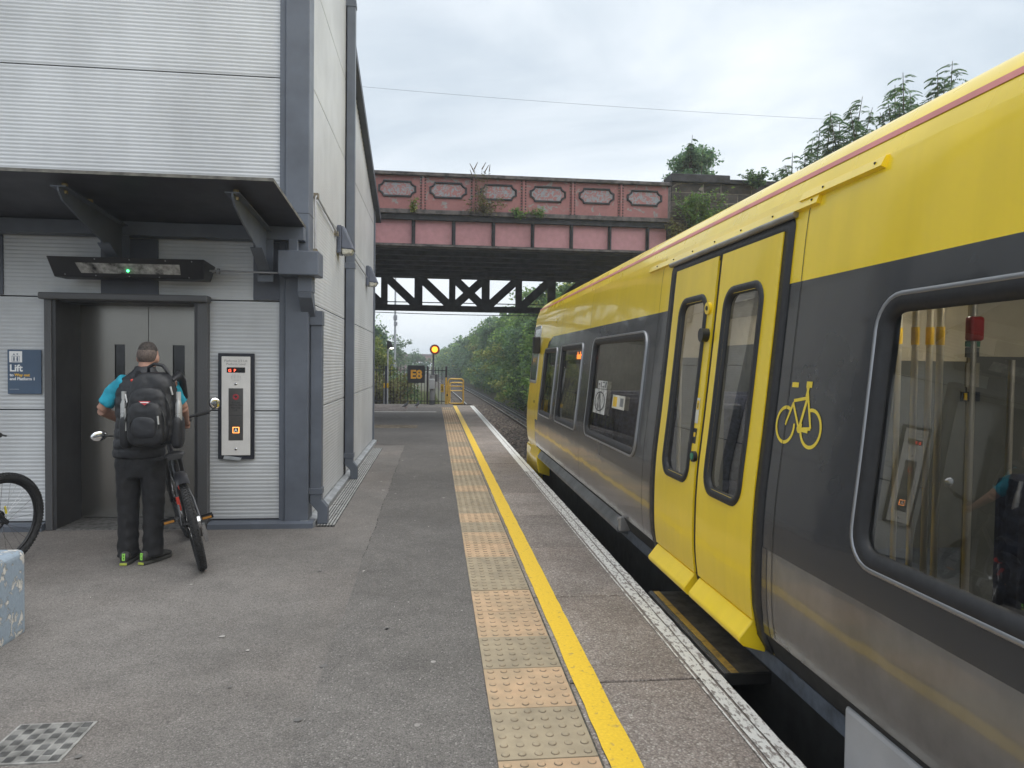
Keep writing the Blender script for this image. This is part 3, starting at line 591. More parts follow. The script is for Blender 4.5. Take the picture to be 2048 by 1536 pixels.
pg = MB().box(.040,.104,-.0165,-.0146,.292,.294).box(.040,.104,-.0165,-.0146,.340,.343).box(.040,.042,-.0165,-.0146,.292,.342).box(.102,.104,-.0165,-.0146,.292,.342)
for x in (.058,.086): pg.disc((x,-.0155,.331),(0,1,0),.006,.002,10).box(x-.006,x+.006,-.0165,-.0146,.305,.324).box(x-.004,x+.004,-.0165,-.0146,.294,.305)
for x, s in ((.058,1),(.086,-1)): pg.prism([(-.008,-.006),(.008,-.006),(0,.008)], lambda u,v,d: (x+u,-.0155+d,.358+v*s), -.001,.001)
pg.build('pictogram_lines', blue, sg)
for q in range(9): MB().disc((.022+.009*q,-.0125,.043),(0,1,0),.002,.002,6).build('braille_dot', whitep, sg)
# ---- call panel
cp = empty('call_panel', (-2.001, 6.765, .640)); tag(cp, 'white lift call panel in a black frame with glowing call button', 'call panel')
MB().box(0,.326,-.020,.0,0,.985).build('frame', M('black_frame', (.010,.011,.018), .5, var=.1), cp, bevel=.004)
pw = M('panel_offwhite', (.66,.645,.62), .4, var=.05, scale=4)
MB().box(.034,.292,-.028,-.019,.035,.955).build('faceplate', pw, cp, bevel=.004)
grey_t = M('print_grey', (.22,.22,.22), .6); 
text('print','Platforms 2/3 Lift',.030,grey_t,cp,(.163,-.0282,.905),fl,'CENTER',.0003); text('print','Platform Level',.030,grey_t,cp,(.163,-.0282,.875),fl,'CENTER',.0003)
MB().box(.082,.246,-.0295,-.028,.805,.855).build('display', M('display_black', (.008,.007,.007), .15), cp)
red_led = emit('red_led', (1,.10,.05), 1.6); text('display_digits','G  P',.038,red_led,cp,(.095,-.0297,.812),fl)
sp_ = MB()
for i in range(7):
    for j in range(5):
        if (i-3)**2+(j-2)**2*1.6 < 12: sp_.disc((.124+i*.013,-.0283,.735+j*.012),(0,1,0),.003,.001,6)
sp_.build('speaker_holes', grey_t, cp)
for z in (.700,.095): MB().ell((.163,-.029,z),.013,.006,.013,14,8).build('lock', M('chrome', (.6,.6,.6), .15, 1.0), cp)
MB().box(.098,.228,-.0298,-.028,.175,.660).build('inset_plate', M('inset_steel', (.155,.15,.145), .35, .7, var=.1), cp)
redp = M('print_red', (.35,.04,.05), .5); blk = M('print_black', (.03,.03,.03), .6)
MB().disc((.163,-.0302,.580),(0,1,0),.028,.001,20).build('fire_symbol', redp, cp); MB().disc((.163,-.0309,.582),(0,1,0),.012,.001,12).build('flame', blk, cp)
for i, t in enumerate(('In Case','Of Fire Do','Not Use','Lift')): text('print',t,.024,blk,cp,(.163,-.0301,.520-.024*i),fl,'CENTER',.0003)
MB().box(.100,.226,-.0301,-.0297,.408,.411).build('seam', blk, cp)
MB().box(.135,.195,-.034,-.0298,.243,.300).build('button_glow', emit('amber_ring', (1,.33,.08), 1.1), cp, bevel=.008); MB().box(.142,.188,-.037,-.033,.249,.294).build('call_button', blk, cp, bevel=.004)
text('button_letter','A',.046,whitep,cp,(.165,-.0375,.256),fl,'CENTER',.0005,.0015)
MB().prism([(.05,.0),(.20,-.012),(.215,.012),(.06,.034)], lambda u,v,d: (u,d,v), -.03,-.02).build('torn_tape', galv_m, cp)
# ---- drain channel with long bars
dc = empty('drain_channel', (-1.10, 6.72, 0)); tag(dc, 'narrow slotted metal drain channel along the foot of the ribbed wall', 'drain')
MB().box(0,.165,0,6.05,-.05,.005).build('trough', M('drain_dark', (.025,.025,.024), .9), dc)
barm = M('drain_bar', (.50,.50,.49), .45, .5, var=.2, scale=15)
for i in range(6): MB().box(.004+i*.028,.020+i*.028,0,6.05,.0,.0115).build('slat', barm, dc)
for i in range(7): MB().box(.0,.165,i*1.0,i*1.0+.006,.0,.0125).build('cross_bar', M('drain_dark2', (.06,.06,.06), .8), dc)
# ---- inspection cover
gc = empty('inspection_cover', (-1.58, 2.98, 0)); tag(gc, 'square cast metal cover with chequered squares set in the asphalt', 'cover')
gm = M('cast_cover', (.30,.295,.28), .65, .3, var=.25, scale=12, bump=.001, bscale=120); gd = M('cast_recess', (.10,.10,.10), .75, .2, var=.35, scale=14)
MB().box(-.155,.155,-.155,.155,-.03,.0055).build('base', gm, gc)
for i in range(7):
    for j in range(7):
        x0 = -.147+.042*i; y0 = -.147+.042*j
        q = MB()
        for k in range(4):
            if (i+j) % 2: q.box(x0+.003,x0+.039,y0+.004+k*.009,y0+.009+k*.009,.005,.0085)
            else: q.box(x0+.004+k*.009,x0+.009+k*.009,y0+.003,y0+.039,.005,.0085)
        q.build('raised_square', gm if (i+j) % 2 else gd, gc)
# ---- painted concrete block
blockm = masked('peeling_blue_paint', (.265,.325,.39), (.58,.56,.52), 15, .43, .46, (.5,.95), .005, stretch=(1,1.1,.8), distort=.5, detail=13.0)
bb = MB().box(-2.92,-2.305,3.45,4.24,-.02,.475).build('concrete_block', blockm, bevel=.035, bseg=4); tag(bb, 'low concrete block with peeling blue paint standing on the asphalt', 'concrete block')
# ------------------------------------------------------------------ train
TC = 2.9
PZ = [0,.1,.2,.29,.45,.6,.8,.97,1.24,1.62,1.9,2.1,2.25,2.35,2.46]; PX = [1.76,1.685,1.60,1.545,1.520,1.515,1.517,1.527,1.557,1.594,1.620,1.637,1.652,1.673,1.728]
_zz = np.linspace(0, 2.46, 247); _xx = np.interp(_zz, PZ, PX)
_k = np.ones(15)/15; _xs = np.convolve(np.pad(_xx, 7, mode='reflect', reflect_type='odd'), _k, 'valid')
def Xp(z): return float(np.interp(z, _zz, _xs))
def S(Y, z, off=0.0, sd=-1):
    dx = (Xp(z+.02)-Xp(z-.02))/.04; n = math.hypot(1, dx); ox, oz = -off/n, off*dx/n
    x = Xp(z)+ox
    return (x if sd < 0 else 2*TC-x, Y, z+oz)
train_yellow = M('train_yellow_paint', (.94,.675,.014), .30, var=.03, scale=.8, coat=.5, rvar=.06)
train_dark = M('train_charcoal_paint', (.030,.031,.034), .26, var=.05, scale=.9, coat=.6, rvar=.05)
train_grey = M('train_lower_grey_paint', (.125,.118,.112), .22, var=.14, scale=2.2, coat=.7, rvar=.06)
framem = M('window_frame_grey', (.34,.345,.36), .32, .8, var=.05, scale=3, rvar=.04); rubber = M('black_rubber', (.014,.014,.016), .5, var=.15, scale=20); alu = M('bright_aluminium', (.55,.56,.58), .30, .9, var=.02, scale=2, rvar=.03)
underm = M('underframe_black', (.012,.012,.012), .85, var=.3, scale=5); win_g = glass('train_glass', (.76,.78,.77), 1.62)
pink = M('roof_line_faded_red', (.62,.22,.20), .5, var=.08, scale=4)
weather(train_yellow, (1.0, 5.0, .5), .91, 1.02, .0035); weather(train_dark, (1.0, 4.0, .6), .80, 1.08, .003); weather(train_grey, (1.0, 4.0, 1.6), .84, 1.06, .003)
train = empty('train', (TC, 2, -.91)); tag(train, 'yellow and charcoal electric train standing at the platform', 'train'); train.location = (0,0,0)
Wn = [(.62,2.40,.845,1.83),(-1.5,.30,.845,1.83),(5.18,7.02,.845,1.83),(7.50,8.80,.835,1.80),(9.12,10.16,.825,1.79)]
DOOR = (3.09,4.76,.29,2.262)
def refine(a, b, step): n = max(1, int(math.ceil((b-a)/step))); return [a+(b-a)*i/n for i in range(n+1)]
def lines(base, step):
    base = sorted(set(round(b, 4) for b in base)); o = [base[0]]
    for a, b in zip(base, base[1:]): o += refine(a, b, step)[1:]
    return o
def patch(name, y0, y1, z0, z1, holes, mat, parent, off=0.0, sd=-1, ystep=.5, zstep=.05, edge=0.0):
    yb = [y0, y1]+[v for h in holes for v in h[:2] if y0 < v < y1]; zb = [z0, z1]+[v for h in holes for v in h[2:] if z0 < v < z1]
    Ys, Zs = lines(yb, ystep), lines(zb, zstep); V = [S(y, z, off, sd) for z in Zs for y in Ys]; n = len(Ys); F = []
    for j in range(len(Zs)-1):
        for i in range(n-1):
            cy, cz = (Ys[i]+Ys[i+1])/2, (Zs[j]+Zs[j+1])/2
            if any(h[0] < cy < h[1] and h[2] < cz < h[3] for h in holes): continue
            F.append((j*n+i, (j+1)*n+i, (j+1)*n+i+1, j*n+i+1) if sd < 0 else (j*n+i, j*n+i+1, (j+1)*n+i+1, (j+1)*n+i))
    mb = MB().add(V, F, True)
    if edge:
        for (A_, B_) in (((y0,z0),(y1,z0)),((y1,z0),(y1,z1)),((y1,z1),(y0,z1)),((y0,z1),(y0,z0))):
            k = 24; P_ = [(A_[0]+(B_[0]-A_[0])*i/k, A_[1]+(B_[1]-A_[1])*i/k) for i in range(k+1)]
            mb.add([S(y, z, off, sd) for y, z in P_]+[S(y, z, off-edge, sd) for y, z in P_], [(i, i+1, k+2+i, k+1+i) for i in range(k)])
    return mb.build(name, mat, parent, fix=False)
def rr(y0, y1, z0, z1, r, nc=7, ne=14):
    P_ = []; cs = [((y1-r, z0+r), -90), ((y1-r, z1-r), 0), ((y0+r, z1-r), 90), ((y0+r, z0+r), 180)]
    for q in range(4):
        (cy, cz), a0 = cs[q]
        for i in range(nc): a = math.radians(a0+90*i/(nc-1)); P_.append((cy+r*math.cos(a), cz+r*math.sin(a)))
        (ny, nz), a1 = cs[(q+1) % 4]; e = (ny+r*math.cos(math.radians(a1)), nz+r*math.sin(math.radians(a1))); s0 = P_[-1]
        for i in range(1, ne): P_.append((s0[0]+(e[0]-s0[0])*i/ne, s0[1]+(e[1]-s0[1])*i/ne))
    return P_
def frame(name, y0, y1, z0, z1, r, loops, mat, parent, sd=-1):
    """rounded frame; loops = [(inset, height off the skin)]"""
    rg = [[S(y, z, off, sd) for y, z in rr(y0+i, y1-i, z0+i, z1-i, max(.012, r-i))] for i, off in loops]
    return MB().loft(rg, False, True).build(name, mat, parent)
def holes_of(ws, i=.045): return [(a+i, b-i, c+i, d-i) for a, b, c, d in ws]
H_ = holes_of(Wn)+[(DOOR[0]+.03, DOOR[1]-.03, .0, DOOR[3]-.03)]
Y0, Y1 = -8.0, 11.45
body = patch('side_lower', Y0, 10.55, .32, .725, H_, train_grey, train); body2 = patch('side_middle', Y0, 10.30, .725, 1.945, H_, train_dark, train)
patch('side_upper', Y0, Y1, 1.945, 2.36, H_, train_yellow, train)
patch('lower_edge_band', 3.03, 3.09, .32, .726, [], train_dark, train, .002); patch('lower_edge_band', 4.76, 4.82, .32, .726, [], train_dark, train, .002)
# cab corner in yellow with a black leading edge
cab = patch('cab_side', 10.30, Y1, .725, 1.945, [], train_yellow, train); patch('cab_lower', 10.55, Y1, .25, .725, [], train_yellow, train)
MB().add([S(10.28,1.948,.003),S(9.55,1.948,.003),S(9.9,1.88,.003),S(10.0,1.80,.003),S(10.31,1.70,.003),S(10.31,1.948,.003)],[(0,1,2,3,4,5)]).build('cab_flash', train_yellow, train, fix=False)
# roof
RP = [(1.728,2.46),(1.79,2.53),(1.87,2.583),(2.0,2.637),(2.3,2.70),(2.9,2.735),(3.5,2.70),(3.8,2.637),(3.93,2.583),(4.01,2.53),(4.072,2.46)]
low = [(Xp(z), z) for z in (2.36,2.39,2.42,2.44)]
full = low+RP+[(2*TC-x, z) for x, z in reversed(low)]
roof_m = M('roof_yellow_sky_pale', (.94,.68,.024), .28, var=.07, scale=1.0, coat=.3)  # side yellow made slightly paler, sky reflection put into the colour
def section(y, k=1.0, drop=0.0): return [(TC+(x-TC)*k, y, z-drop) for x, z in full]
mb = MB(); rg = [section(y) for y in np.arange(Y0, Y1+.01, (Y1-Y0)/14)]+[section(11.62,.985,.012), section(11.78,.95,.05), section(11.90,.89,.12)]
n = len(full); vs = [p for r in rg for p in r]; mb.add(vs, [(i*n+j, i*n+j+1, (i+1)*n+j+1, (i+1)*n+j) for i in range(len(rg)-1) for j in range(n-1)], True); mb.build('roof', roof_m, train)
st = []; 
for y in np.linspace(Y0, 11.5, 30):
    for z in (2.432, 2.460): x = float(np.interp(z, [2.36,2.40,2.42,2.44,2.46,2.53], [Xp(2.36),Xp(2.40),Xp(2.42),Xp(2.44),1.728,1.79])); st.append((x-.003, y, z+.002))
MB().add(st, [(2*i, 2*i+1, 2*i+3, 2*i+2) for i in range(29)]).build('roof_line', pink, train, fix=False)
# rounded cab corner and nose
zs_ = refine(.25, 2.36, .06)
def nose_pt(z, t):
    rake = .0 if z < .95 else (z-.95)**2*.13
    a = t*math.pi/2; return (Xp(min(z, 2.4))+.40*(1-math.cos(a)), Y1-rake*t+.38*math.sin(a), z)
def nose(name, z0, z1, t0, t1, mat, both=True):
    zl = refine(z0, z1, .05); tl = refine(t0, t1, .1); V_ = [nose_pt(z, t) for z in zl for t in tl]; n_ = len(tl); Fq = [(j*n_+i, j*n_+i+1, (j+1)*n_+i+1, (j+1)*n_+i) for j in range(len(zl)-1) for i in range(n_-1)]
    m_ = MB().add(V_, Fq, True)
    if both: m_.add([(2*TC-x, y, z) for x, y, z in V_], [tuple(reversed(f)) for f in Fq], True)
    return m_.build(name, mat, train)
nose('cab_corner', .25, .95, 0, 1, train_yellow); nose('cab_corner', .95, 2.36, 0, .28, train_yellow); nose('windscreen_surround', .95, 2.25, .28, 1, train_dark); nose('cab_brow', 2.25, 2.36, .28, 1, train_yellow)
fx0 = Xp(1)+.40
MB().add([nose_pt(z, 1) for z in (.25,.95,2.36)]+[(2*TC-p[0], p[1], p[2]) for p in [nose_pt(z, 1) for z in (2.36,.95,.25)]], [(0,1,4,5),(1,2,3,4)]).build('cab_front', train_dark, train)
MB().tube([nose_pt(z, .30) for z in refine(.95,2.2,.1)], .012, 6).build('windscreen_seal', alu, train)
patch('cab_quarterlight', 10.78, 11.42, 1.30, 2.12, [], M('cab_glass_dark', (.012,.014,.014), .06), train, .004)
frame('cab_quarterlight_frame', 10.74, 11.46, 1.26, 2.16, .06, [(0,.0),(0,.010),(.02,.012),(.045,.006)], alu, train)
MB().box(1.49,1.60,10.62,10.74,1.72,1.98).build('cab_mirror', rubber, train, bevel=.02)
# inside face, far side, floor, ceiling, partitions
cream = M('interior_cream', (.60,.55,.43), .5, var=.05); ingrey = M('interior_grey_green', (.13,.137,.128), .5, var=.08); infloor = M('interior_floor', (.06,.075,.10), .6, var=.2, scale=14); pole_m = M('grab_pole', (.55,.53,.48), .35, .5, var=.01, scale=2, rvar=.02); pole_y = M('grab_pole_sleeve', (.80,.52,.02), .4)
patch('inner_lining', Y0, 10.3, .29, 2.3, H_, ingrey, train, -.06)
FW = [(a, b, c, d) for a, b, c, d in Wn if b < 9]+[(-6,-4.2,.85,1.83)]; HF = holes_of(FW, .03)+[(3.36,3.80,.9,1.95),(4.02,4.48,.9,1.95)]
patch('far_side', Y0, 10.3, .29, 2.36, HF, train_yellow, train, 0, 1); patch('far_lining', Y0, 10.3, .29, 2.3, HF, ingrey, train, -.05, 1)
patch('far_glass', Y0+1, 9.8, .8, 1.98, [], win_g, train, -.02, 1)
patch('far_upper_lining', Y0, 10.3, 1.86, 2.28, [], cream, train, -.055, 1)
MB().box(1.60, 4.20, Y0, 10.3, .12, .20).build('floor', infloor, train)
MB().add([(1.70,Y0,2.22),(2.1,Y0,2.36),(3.7,Y0,2.36),(4.10,Y0,2.22),(1.70,10.3,2.22),(2.1,10.3,2.36),(3.7,10.3,2.36),(4.10,10.3,2.22)], [(0,4,5,1),(1,5,6,2),(2,6,7,3)]).build('ceiling', cream, train)
MB().box(1.70,4.1,10.2,10.25,.2,2.3).build('cab_bulkhead', ingrey, train)
lampm = emit('saloon_lamp', (1.0,.92,.78), 8.0)
for y in (-2.2, 1.0, 3.6, 6.2, 8.6): MB().box(2.72,3.08,y-.55,y+.55,2.335,2.355).build('ceiling_lamp', lampm, train)
def screen(y, x0, x1, up=True):
    s_ = MB().box(x0, x1, y-.015, y+.015, .2, 1.62).build('draught_screen', ingrey, train)
    MB().box(x0, x1, y-.014, y+.014, 1.62, 2.33).build('screen_top', cream, s_)
    MB().tube([(x0, y-.02, .2),(x0, y-.02, 2.33)], .016, 8).build('edge_pole', pole_m, s_); return s_
s1 = screen(2.95, 2.42, 4.14); screen(4.92, 2.55, 4.14); screen(4.92, 1.76, 2.1); screen(2.95, 1.76, 1.98)
# fittings on the screen seen through the near window
def onS(x, z): return x, z
rb = at(1943,658,Y=2.93); MB().box(rb.x-.035,rb.x+.035,2.89,2.932,rb.z-.055,rb.z+.055).build('red_alarm_box', M('alarm_red', (.45,.03,.035), .35), s1, bevel=.012)
g1 = at(1945,688,Y=2.93); MB().box(g1.x-.034,g1.x+.034,2.925,2.934,g1.z-.012,g1.z+.012).build('green_label', M('label_green', (.02,.16,.09), .5), s1)
g1 = at(1944,705,Y=2.93); MB().box(g1.x-.032,g1.x+.032,2.925,2.934,g1.z-.022,g1.z+.022).build('notice', M('notice_grey', (.07,.08,.08), .5), s1)
g1 = at(1944,750,Y=2.93); MB().box(g1.x-.032,g1.x+.032,2.925,2.934,g1.z-.055,g1.z+.055).build('notice', M('notice_pale', (.30,.28,.22), .5), s1)
g1 = at(1940,793,Y=2.93); MB().box(g1.x-.045,g1.x+.045,2.925,2.934,g1.z-.022,g1.z+.022).build('notice', M('notice_navy', (.012,.022,.04), .5), s1)
MB().box(g1.x-.035,g1.x-.02,2.922,2.926,g1.z-.016,g1.z+.016).build('notice_figure', pole_y, s1)
g1 = at(1997,577,Y=2.93); MB().box(g1.x-.05,g1.x+.05,2.925,2.934,g1.z-.022,g1.z+.022).build('exit_sign', M('exit_green', (.02,.22,.10), .5), s1); MB().box(g1.x-.04,g1.x-.01,2.921,2.926,g1.z-.015,g1.z+.015).box(g1.x+.012,g1.x+.04,2.921,2.926,g1.z-.016,g1.z+.016).build('exit_figure', whitep, s1)
g1 = at(1912,590,Y=3.2); MB().box(g1.x-.07,g1.x+.07,3.19,3.21,g1.z-.02,g1.z+.02).build('ceiling_grille', M('grille_dark', (.05,.045,.03), .5), train)
g1 = at(2008,1115,Y=2.93); gr = MB().box(g1.x-.03,g1.x+.03,2.925,2.934,g1.z-.06,g1.z+.06).build('vent_grille', pole_m, s1)
MB().tube([at(2024,720,Y=2.6), at(2014,1000,Y=2.6)], .012, 8).build('grab_pole', pole_m, train)
for (px_, Y_), z0 in (((1830,3.35),.2),((1859,3.35),.2),((1880,3.2),.2),((1797,3.7),.2)):
    a_ = at(px_, 700, Y=Y_); x_ = a_.x
    MB().tube([(x_,Y_,z0),(x_,Y_,1.92),(x_+.02,Y_,1.985),(x_+.07,Y_,2.01)], .0165, 10).build('grab_pole', pole_m, train)
    zz_ = at(px_, 672, Y=Y_).z; MB().cyl((x_,Y_,zz_-.045),(x_,Y_,zz_+.045),.0195,.0195,12).build('pole_sleeve', pole_y, train)
seat_m = M('seat_moquette', (.05,.055,.09), .9, var=.3, scale=30)
for y in (1.9,1.0,.1,5.6,6.5,7.4,8.3):
    for x0, x1 in ((1.68,2.55),(3.1,4.12)):
        MB().box(x0,x1,y-.22,y+.22,.42,.62).box(x0,x1,y-.06,y+.05,.6,1.25).build('seat', seat_m, train, bevel=.04)
# windows
for i, (a, b, c, d) in enumerate(Wn):
    f_ = frame('window', a, b, c, d, .13 if i < 3 else .075, [(0,-.002),(0,.010),(.004,.014),(.014,.014),(.018,.009)], alu if False else framem, train)
    frame('gasket', a+.016, b-.016, c+.016, d-.016, .114 if i < 3 else .06, [(0,.010),(.014,.012),(.048,.004),(.055,-.02)], rubber, f_)
    patch('pane', a+.03, b-.03, c+.03, d-.03, [], win_g, f_, -.016, -1, .5, .06)
# doors
ds = frame('door_surround', DOOR[0]-.005, DOOR[1]+.005, DOOR[2]-.10, DOOR[3]+.005, .07, [(0,-.002),(0,.008),(.09,.006),(.10,-.03)], rubber, train)
patch('seal_strip', 3.87, 3.95, .26, 2.2, [], rubber, ds, .0)
MB().add([S(y, z, -.035) for z in refine(.2,2.25,.1) for y in (3.1,3.22)], [(2*i,2*i+1,2*i+3,2*i+2) for i in range(len(refine(.2,2.25,.1))-1)]).add([S(y, z, -.035) for z in refine(.2,2.25,.1) for y in (4.6,4.74)], [(2*i,2*i+1,2*i+3,2*i+2) for i in range(len(refine(.2,2.25,.1))-1)]).build('jamb', rubber, ds, fix=False)
for a, b, w0, w1 in ((3.175,3.878,3.325,3.765),(3.935,4.645,4.045,4.485)):
    lf_ = patch('door_leaf', a, b, .352, 2.20, [(w0+.021,w1-.021,.888,1.957)], train_yellow, train, .012, edge=.03, ystep=.3)
    frame('gasket', w0-.02, w1+.02, .845, 2.00, .12, [(0,.012),(.004,.022),(.035,.022),(.045,.004),(.05,-.01)], rubber, lf_)
    patch('pane', w0+.01, w1-.01, .87, 1.97, [], win_g, lf_, -.004, -1, .3, .06)
    # wedge sill under the leaf
    pr = [(1.540,.345),(1.525,.338),(1.462,.258),(1.463,.238),(1.49,.212),(1.60,.18),(1.60,.34)]
    MB().prism(pr, lambda u,v,d: (u,d,v), a+.012, b-.012).build('sill', train_yellow, lf_, bevel=.008)
patch('skirt', 3.10, 4.80, .0, .27, [], train_yellow, train, .0)
MB().tube([S(y, 2.262, .012) for y in refine(3.08,4.80,.2)], .017, 8).build('door_head_rail', M('head_rail_steel', (.33,.31,.27), .4, .6), train)
# rain strip over the doors in two pieces
for a, b, z in ((2.90,5.30,2.300),(2.47,3.06,2.338)):
    q = MB(); k = refine(a, b, .2)
    q.loft([[S(y, z-.028, 0), S(y, z-.026, .022), S(y, z+.014, .014), S(y, z+.022, 0)] for y in k], True, False)
    o_ = q.build('rain_strip', train_yellow, train)
    for y in np.arange(a+.05, b-.02, .36): MB().ell(S(y, z-.004, .018), .006,.006,.006,6,4).build('rivet', rubber, o_)
# door fittings
bt = M('button_black', (.02,.02,.02), .4)
MB().disc(S(3.955,1.027,.02),(-1,0,0),.032,.022,18).build('door_button', bt, train); MB().disc(S(3.955,1.027,.033),(-1,0,0),.020,.006,18).build('button_lamp', M('button_green', (.03,.22,.12), .3), train)
MB().disc(S(3.985,1.74,.03),(-1,0,0),.040,.05,18).build('door_handle_cup', bt, train)
MB().disc(S(4.0,1.90,.018),(-1,0,0),.036,.018,18).build('key_plate', train_yellow, train); MB().disc(S(4.0,1.90,.028),(-1,0,0),.014,.006,12).build('key_hole', bt, train)
stw = M('sticker_white', (.72,.70,.62), .5, var=.1); sty = M('sticker_yellow', (.80,.52,.03), .5)
def decal(name, y0, y1, z0, z1, mat, parent=train, off=.0135):
    return MB().add([S(y0,z0,off),S(y1,z0,off),S(y1,z1,off),S(y0,z1,off)], [(3,2,1,0)]).build(name, mat, parent, fix=False)
decal('warning_sticker', 3.975, 4.025, 1.22, 1.37, stw); decal('warning_triangle', 3.982,4.018,1.30,1.355, sty, off=.0145); decal('warning_mark', 3.995,4.005,1.31,1.34, bt, off=.0155)
decal('push_label', 3.972, 4.028, 1.10, 1.19, bt); decal('push_arrow', 3.985,4.015,1.14,1.165, sty, off=.0145)
# bicycle emblem
def em(Y, z): return S(Y, z, .0022)
bk = M('emblem_yellow', (.82,.62,.06), .4, var=.03)
def arc(cy, cz, r, a0, a1, w_=.017, n_=26):
    v_ = []
    for i in range(n_+1):
        a = math.radians(a0+(a1-a0)*i/n_); v_ += [em(cy+(r-w_/2)*math.cos(a), cz+(r-w_/2)*math.sin(a)), em(cy+(r+w_/2)*math.cos(a), cz+(r+w_/2)*math.sin(a))]
    return v_, [(2*i, 2*i+1, 2*i+3, 2*i+2) for i in range(n_)]
e_ = MB(); CY, CZ = 2.87, 1.315
w1c, w2c = (CY+.108, CZ-.012), (CY-.104, CZ-.012)
e_.add(*arc(*w1c, .078, 172, 478, .015)); e_.add(*arc(*w2c, .078, 70, 372, .015))
def seg(a, b, w_=.014):
    d_ = Vector((b[0]-a[0], b[1]-a[1])); n_ = Vector((-d_.y, d_.x)).normalized()*w_/2
    e_.add([em(a[0]+n_.x,a[1]+n_.y), em(b[0]+n_.x,b[1]+n_.y), em(b[0]-n_.x,b[1]-n_.y), em(a[0]-n_.x,a[1]-n_.y)], [(0,1,2,3)])
bb_, st_, hd_ = (CY-.012,CZ-.022), (CY+.045,CZ+.115), (CY-.055,CZ+.115)
seg(w1c,(CY+.055,CZ+.09)); seg((CY+.055,CZ+.098),hd_); seg((CY+.06,CZ+.09),bb_); seg(bb_,hd_,.017); seg(bb_,w2c); seg(w2c,(CY-.045,CZ+.16)); seg((CY+.085,CZ+.168),(CY+.03,CZ+.168),.022); seg((CY-.045,CZ+.12),(CY-.055,CZ+.165),.017); seg((CY-.08,CZ+.172),(CY-.035,CZ+.172),.026); seg((CY-.012,CZ-.022),(CY-.085,CZ-.025),.016)
e_.disc(em(*bb_), (-1,0,0), .017, .001, 16)
e_.build('bicycle_emblem', bk, train, fix=False)
# window stickers, logo, destination lamps
decal('warning_sticker', 5.62,6.02,1.185,1.30, stw, off=.004); decal('warning_triangle', 5.86,5.99,1.20,1.285, sty, off=.006); decal('sticker_print', 5.66,5.76,1.21,1.28, M('print_grey2', (.25,.25,.25), .6), off=.006)
pst = M('poster_white', (.55,.55,.53), .5, var=.3, scale=20)
decal('poster', 6.25,6.72,1.10,1.33, pst, off=.004); decal('poster_head', 6.27,6.62,1.335,1.41, pst, off=.004)
q = MB(); q.add(*[ [S(6.485+.20*math.cos(t)*s_, 1.215+.095*math.sin(t)*s_, .0055) for t in np.linspace(0,6.28,25) for s_ in (.86,1)], [(2*i,2*i+1,2*i+3,2*i+2) for i in range(24)] ]); q.add([S(6.40,1.13,.0056),S(6.44,1.13,.0056),S(6.54,1.30,.0056),S(6.50,1.30,.0056)],[(0,1,2,3)]); q.add([S(6.52,1.14,.0056),S(6.55,1.14,.0056),S(6.56,1.28,.0056),S(6.53,1.28,.0056)],[(0,1,2,3)]); q.build('poster_mark', bt, train, fix=False)
for y0_, y1_, z0_, z1_ in ((6.29,6.33,1.35,1.40),(6.36,6.44,1.35,1.36),(6.36,6.44,1.39,1.40),(6.47,6.50,1.35,1.40),(6.53,6.59,1.37,1.385)): decal('poster_letter', y0_,y1_,z0_,z1_, bt, off=.0056)
dl = emit('amber_lamps', (1,.24,.03), 1.3); q = MB()
for i, h_ in enumerate((.085,.05,.07,.05,.085,.06,.085,.05,.06,.085,.05)): q.box(1.655,1.66,7.62+i*.047,7.62+i*.047+.024,1.625,1.625+h_)
for i in (0,3,6): q.box(1.655,1.66,7.62+i*.047,7.72+i*.047,1.66,1.675)
q.build('destination_lamps', dl, train)
MB().box(1.68,1.72,7.56,8.75,1.57,1.72).build('destination_box', rubber, train)
# tuck-under, solebar, boxes, steps and running gear
MB().add([S(y, z) for y in refine(Y0,10.55,2) for z in (.32,.2,.1,.02)]+[], [(4*j+i,4*j+i+1,4*j+i+5,4*j+i+4) for j in range(len(refine(Y0,10.55,2))-1) for i in range(3)]).build('solebar', underm, train, fix=False)
MB().box(1.72,4.08,Y0,11.2,-.30,.12).build('underframe', underm, train)
MB().box(1.90,3.9,-2.0,8.0,-.62,-.30).build('equipment_case', underm, train, bevel=.02)
MB().box(1.548,1.80,-3.0,2.46,-.12,.290).build('equipment_panel', M('equipment_pale_grey', (.36,.36,.37), .5, var=.08, scale=2), train, bevel=.02)
MB().prism([(1.605,.355),(1.505,.215),(1.51,.185),(1.63,.14)], lambda u,v,d: (u,d,v), 5.62, 10.15).build('footboard', M('footboard_grey', (.16,.165,.17), .33, .5, var=.2, scale=3), train, bevel=.006)
MB().box(1.51,1.60,5.55,5.60,.20,.32).cyl((1.50,5.58,.30),(1.56,5.58,.30),.015).build('footboard_lamp', M('footboard_lamp_grey', (.30,.29,.28), .4, .5), train, bevel=.01)
MB().prism([(1.54,.30),(1.50,.16),(1.53,-.05),(1.70,-.10),(1.70,.30)], lambda u,v,d: (u,d,v), 10.2, 10.95).build('snow_guard', train_yellow, train, bevel=.01)
MB().box(1.55,4.25,11.0,11.7,-.35,.26).build('valance', train_yellow, train, bevel=.04)
step = MB().box(1.478,1.86,3.375,4.66,-.03,-.002).build('door_step', M('step_plate', (.12,.11,.098), .5, .3, var=.25, scale=10), train, bevel=.003)
MB().box(1.487,1.505,3.376,4.659,-.002,.003).build('nosing', alu, step); MB().box(1.512,1.553,3.376,4.659,-.002,.0015).build('yellow_edge', masked('step_yellow_worn', (.55,.34,.06), (.30,.20,.07), 22, .36, .55, (.6,.7), .0005), step); MB().box(1.478,1.76,3.36,3.374,-.055,.001).build('end_plate', underm, step)
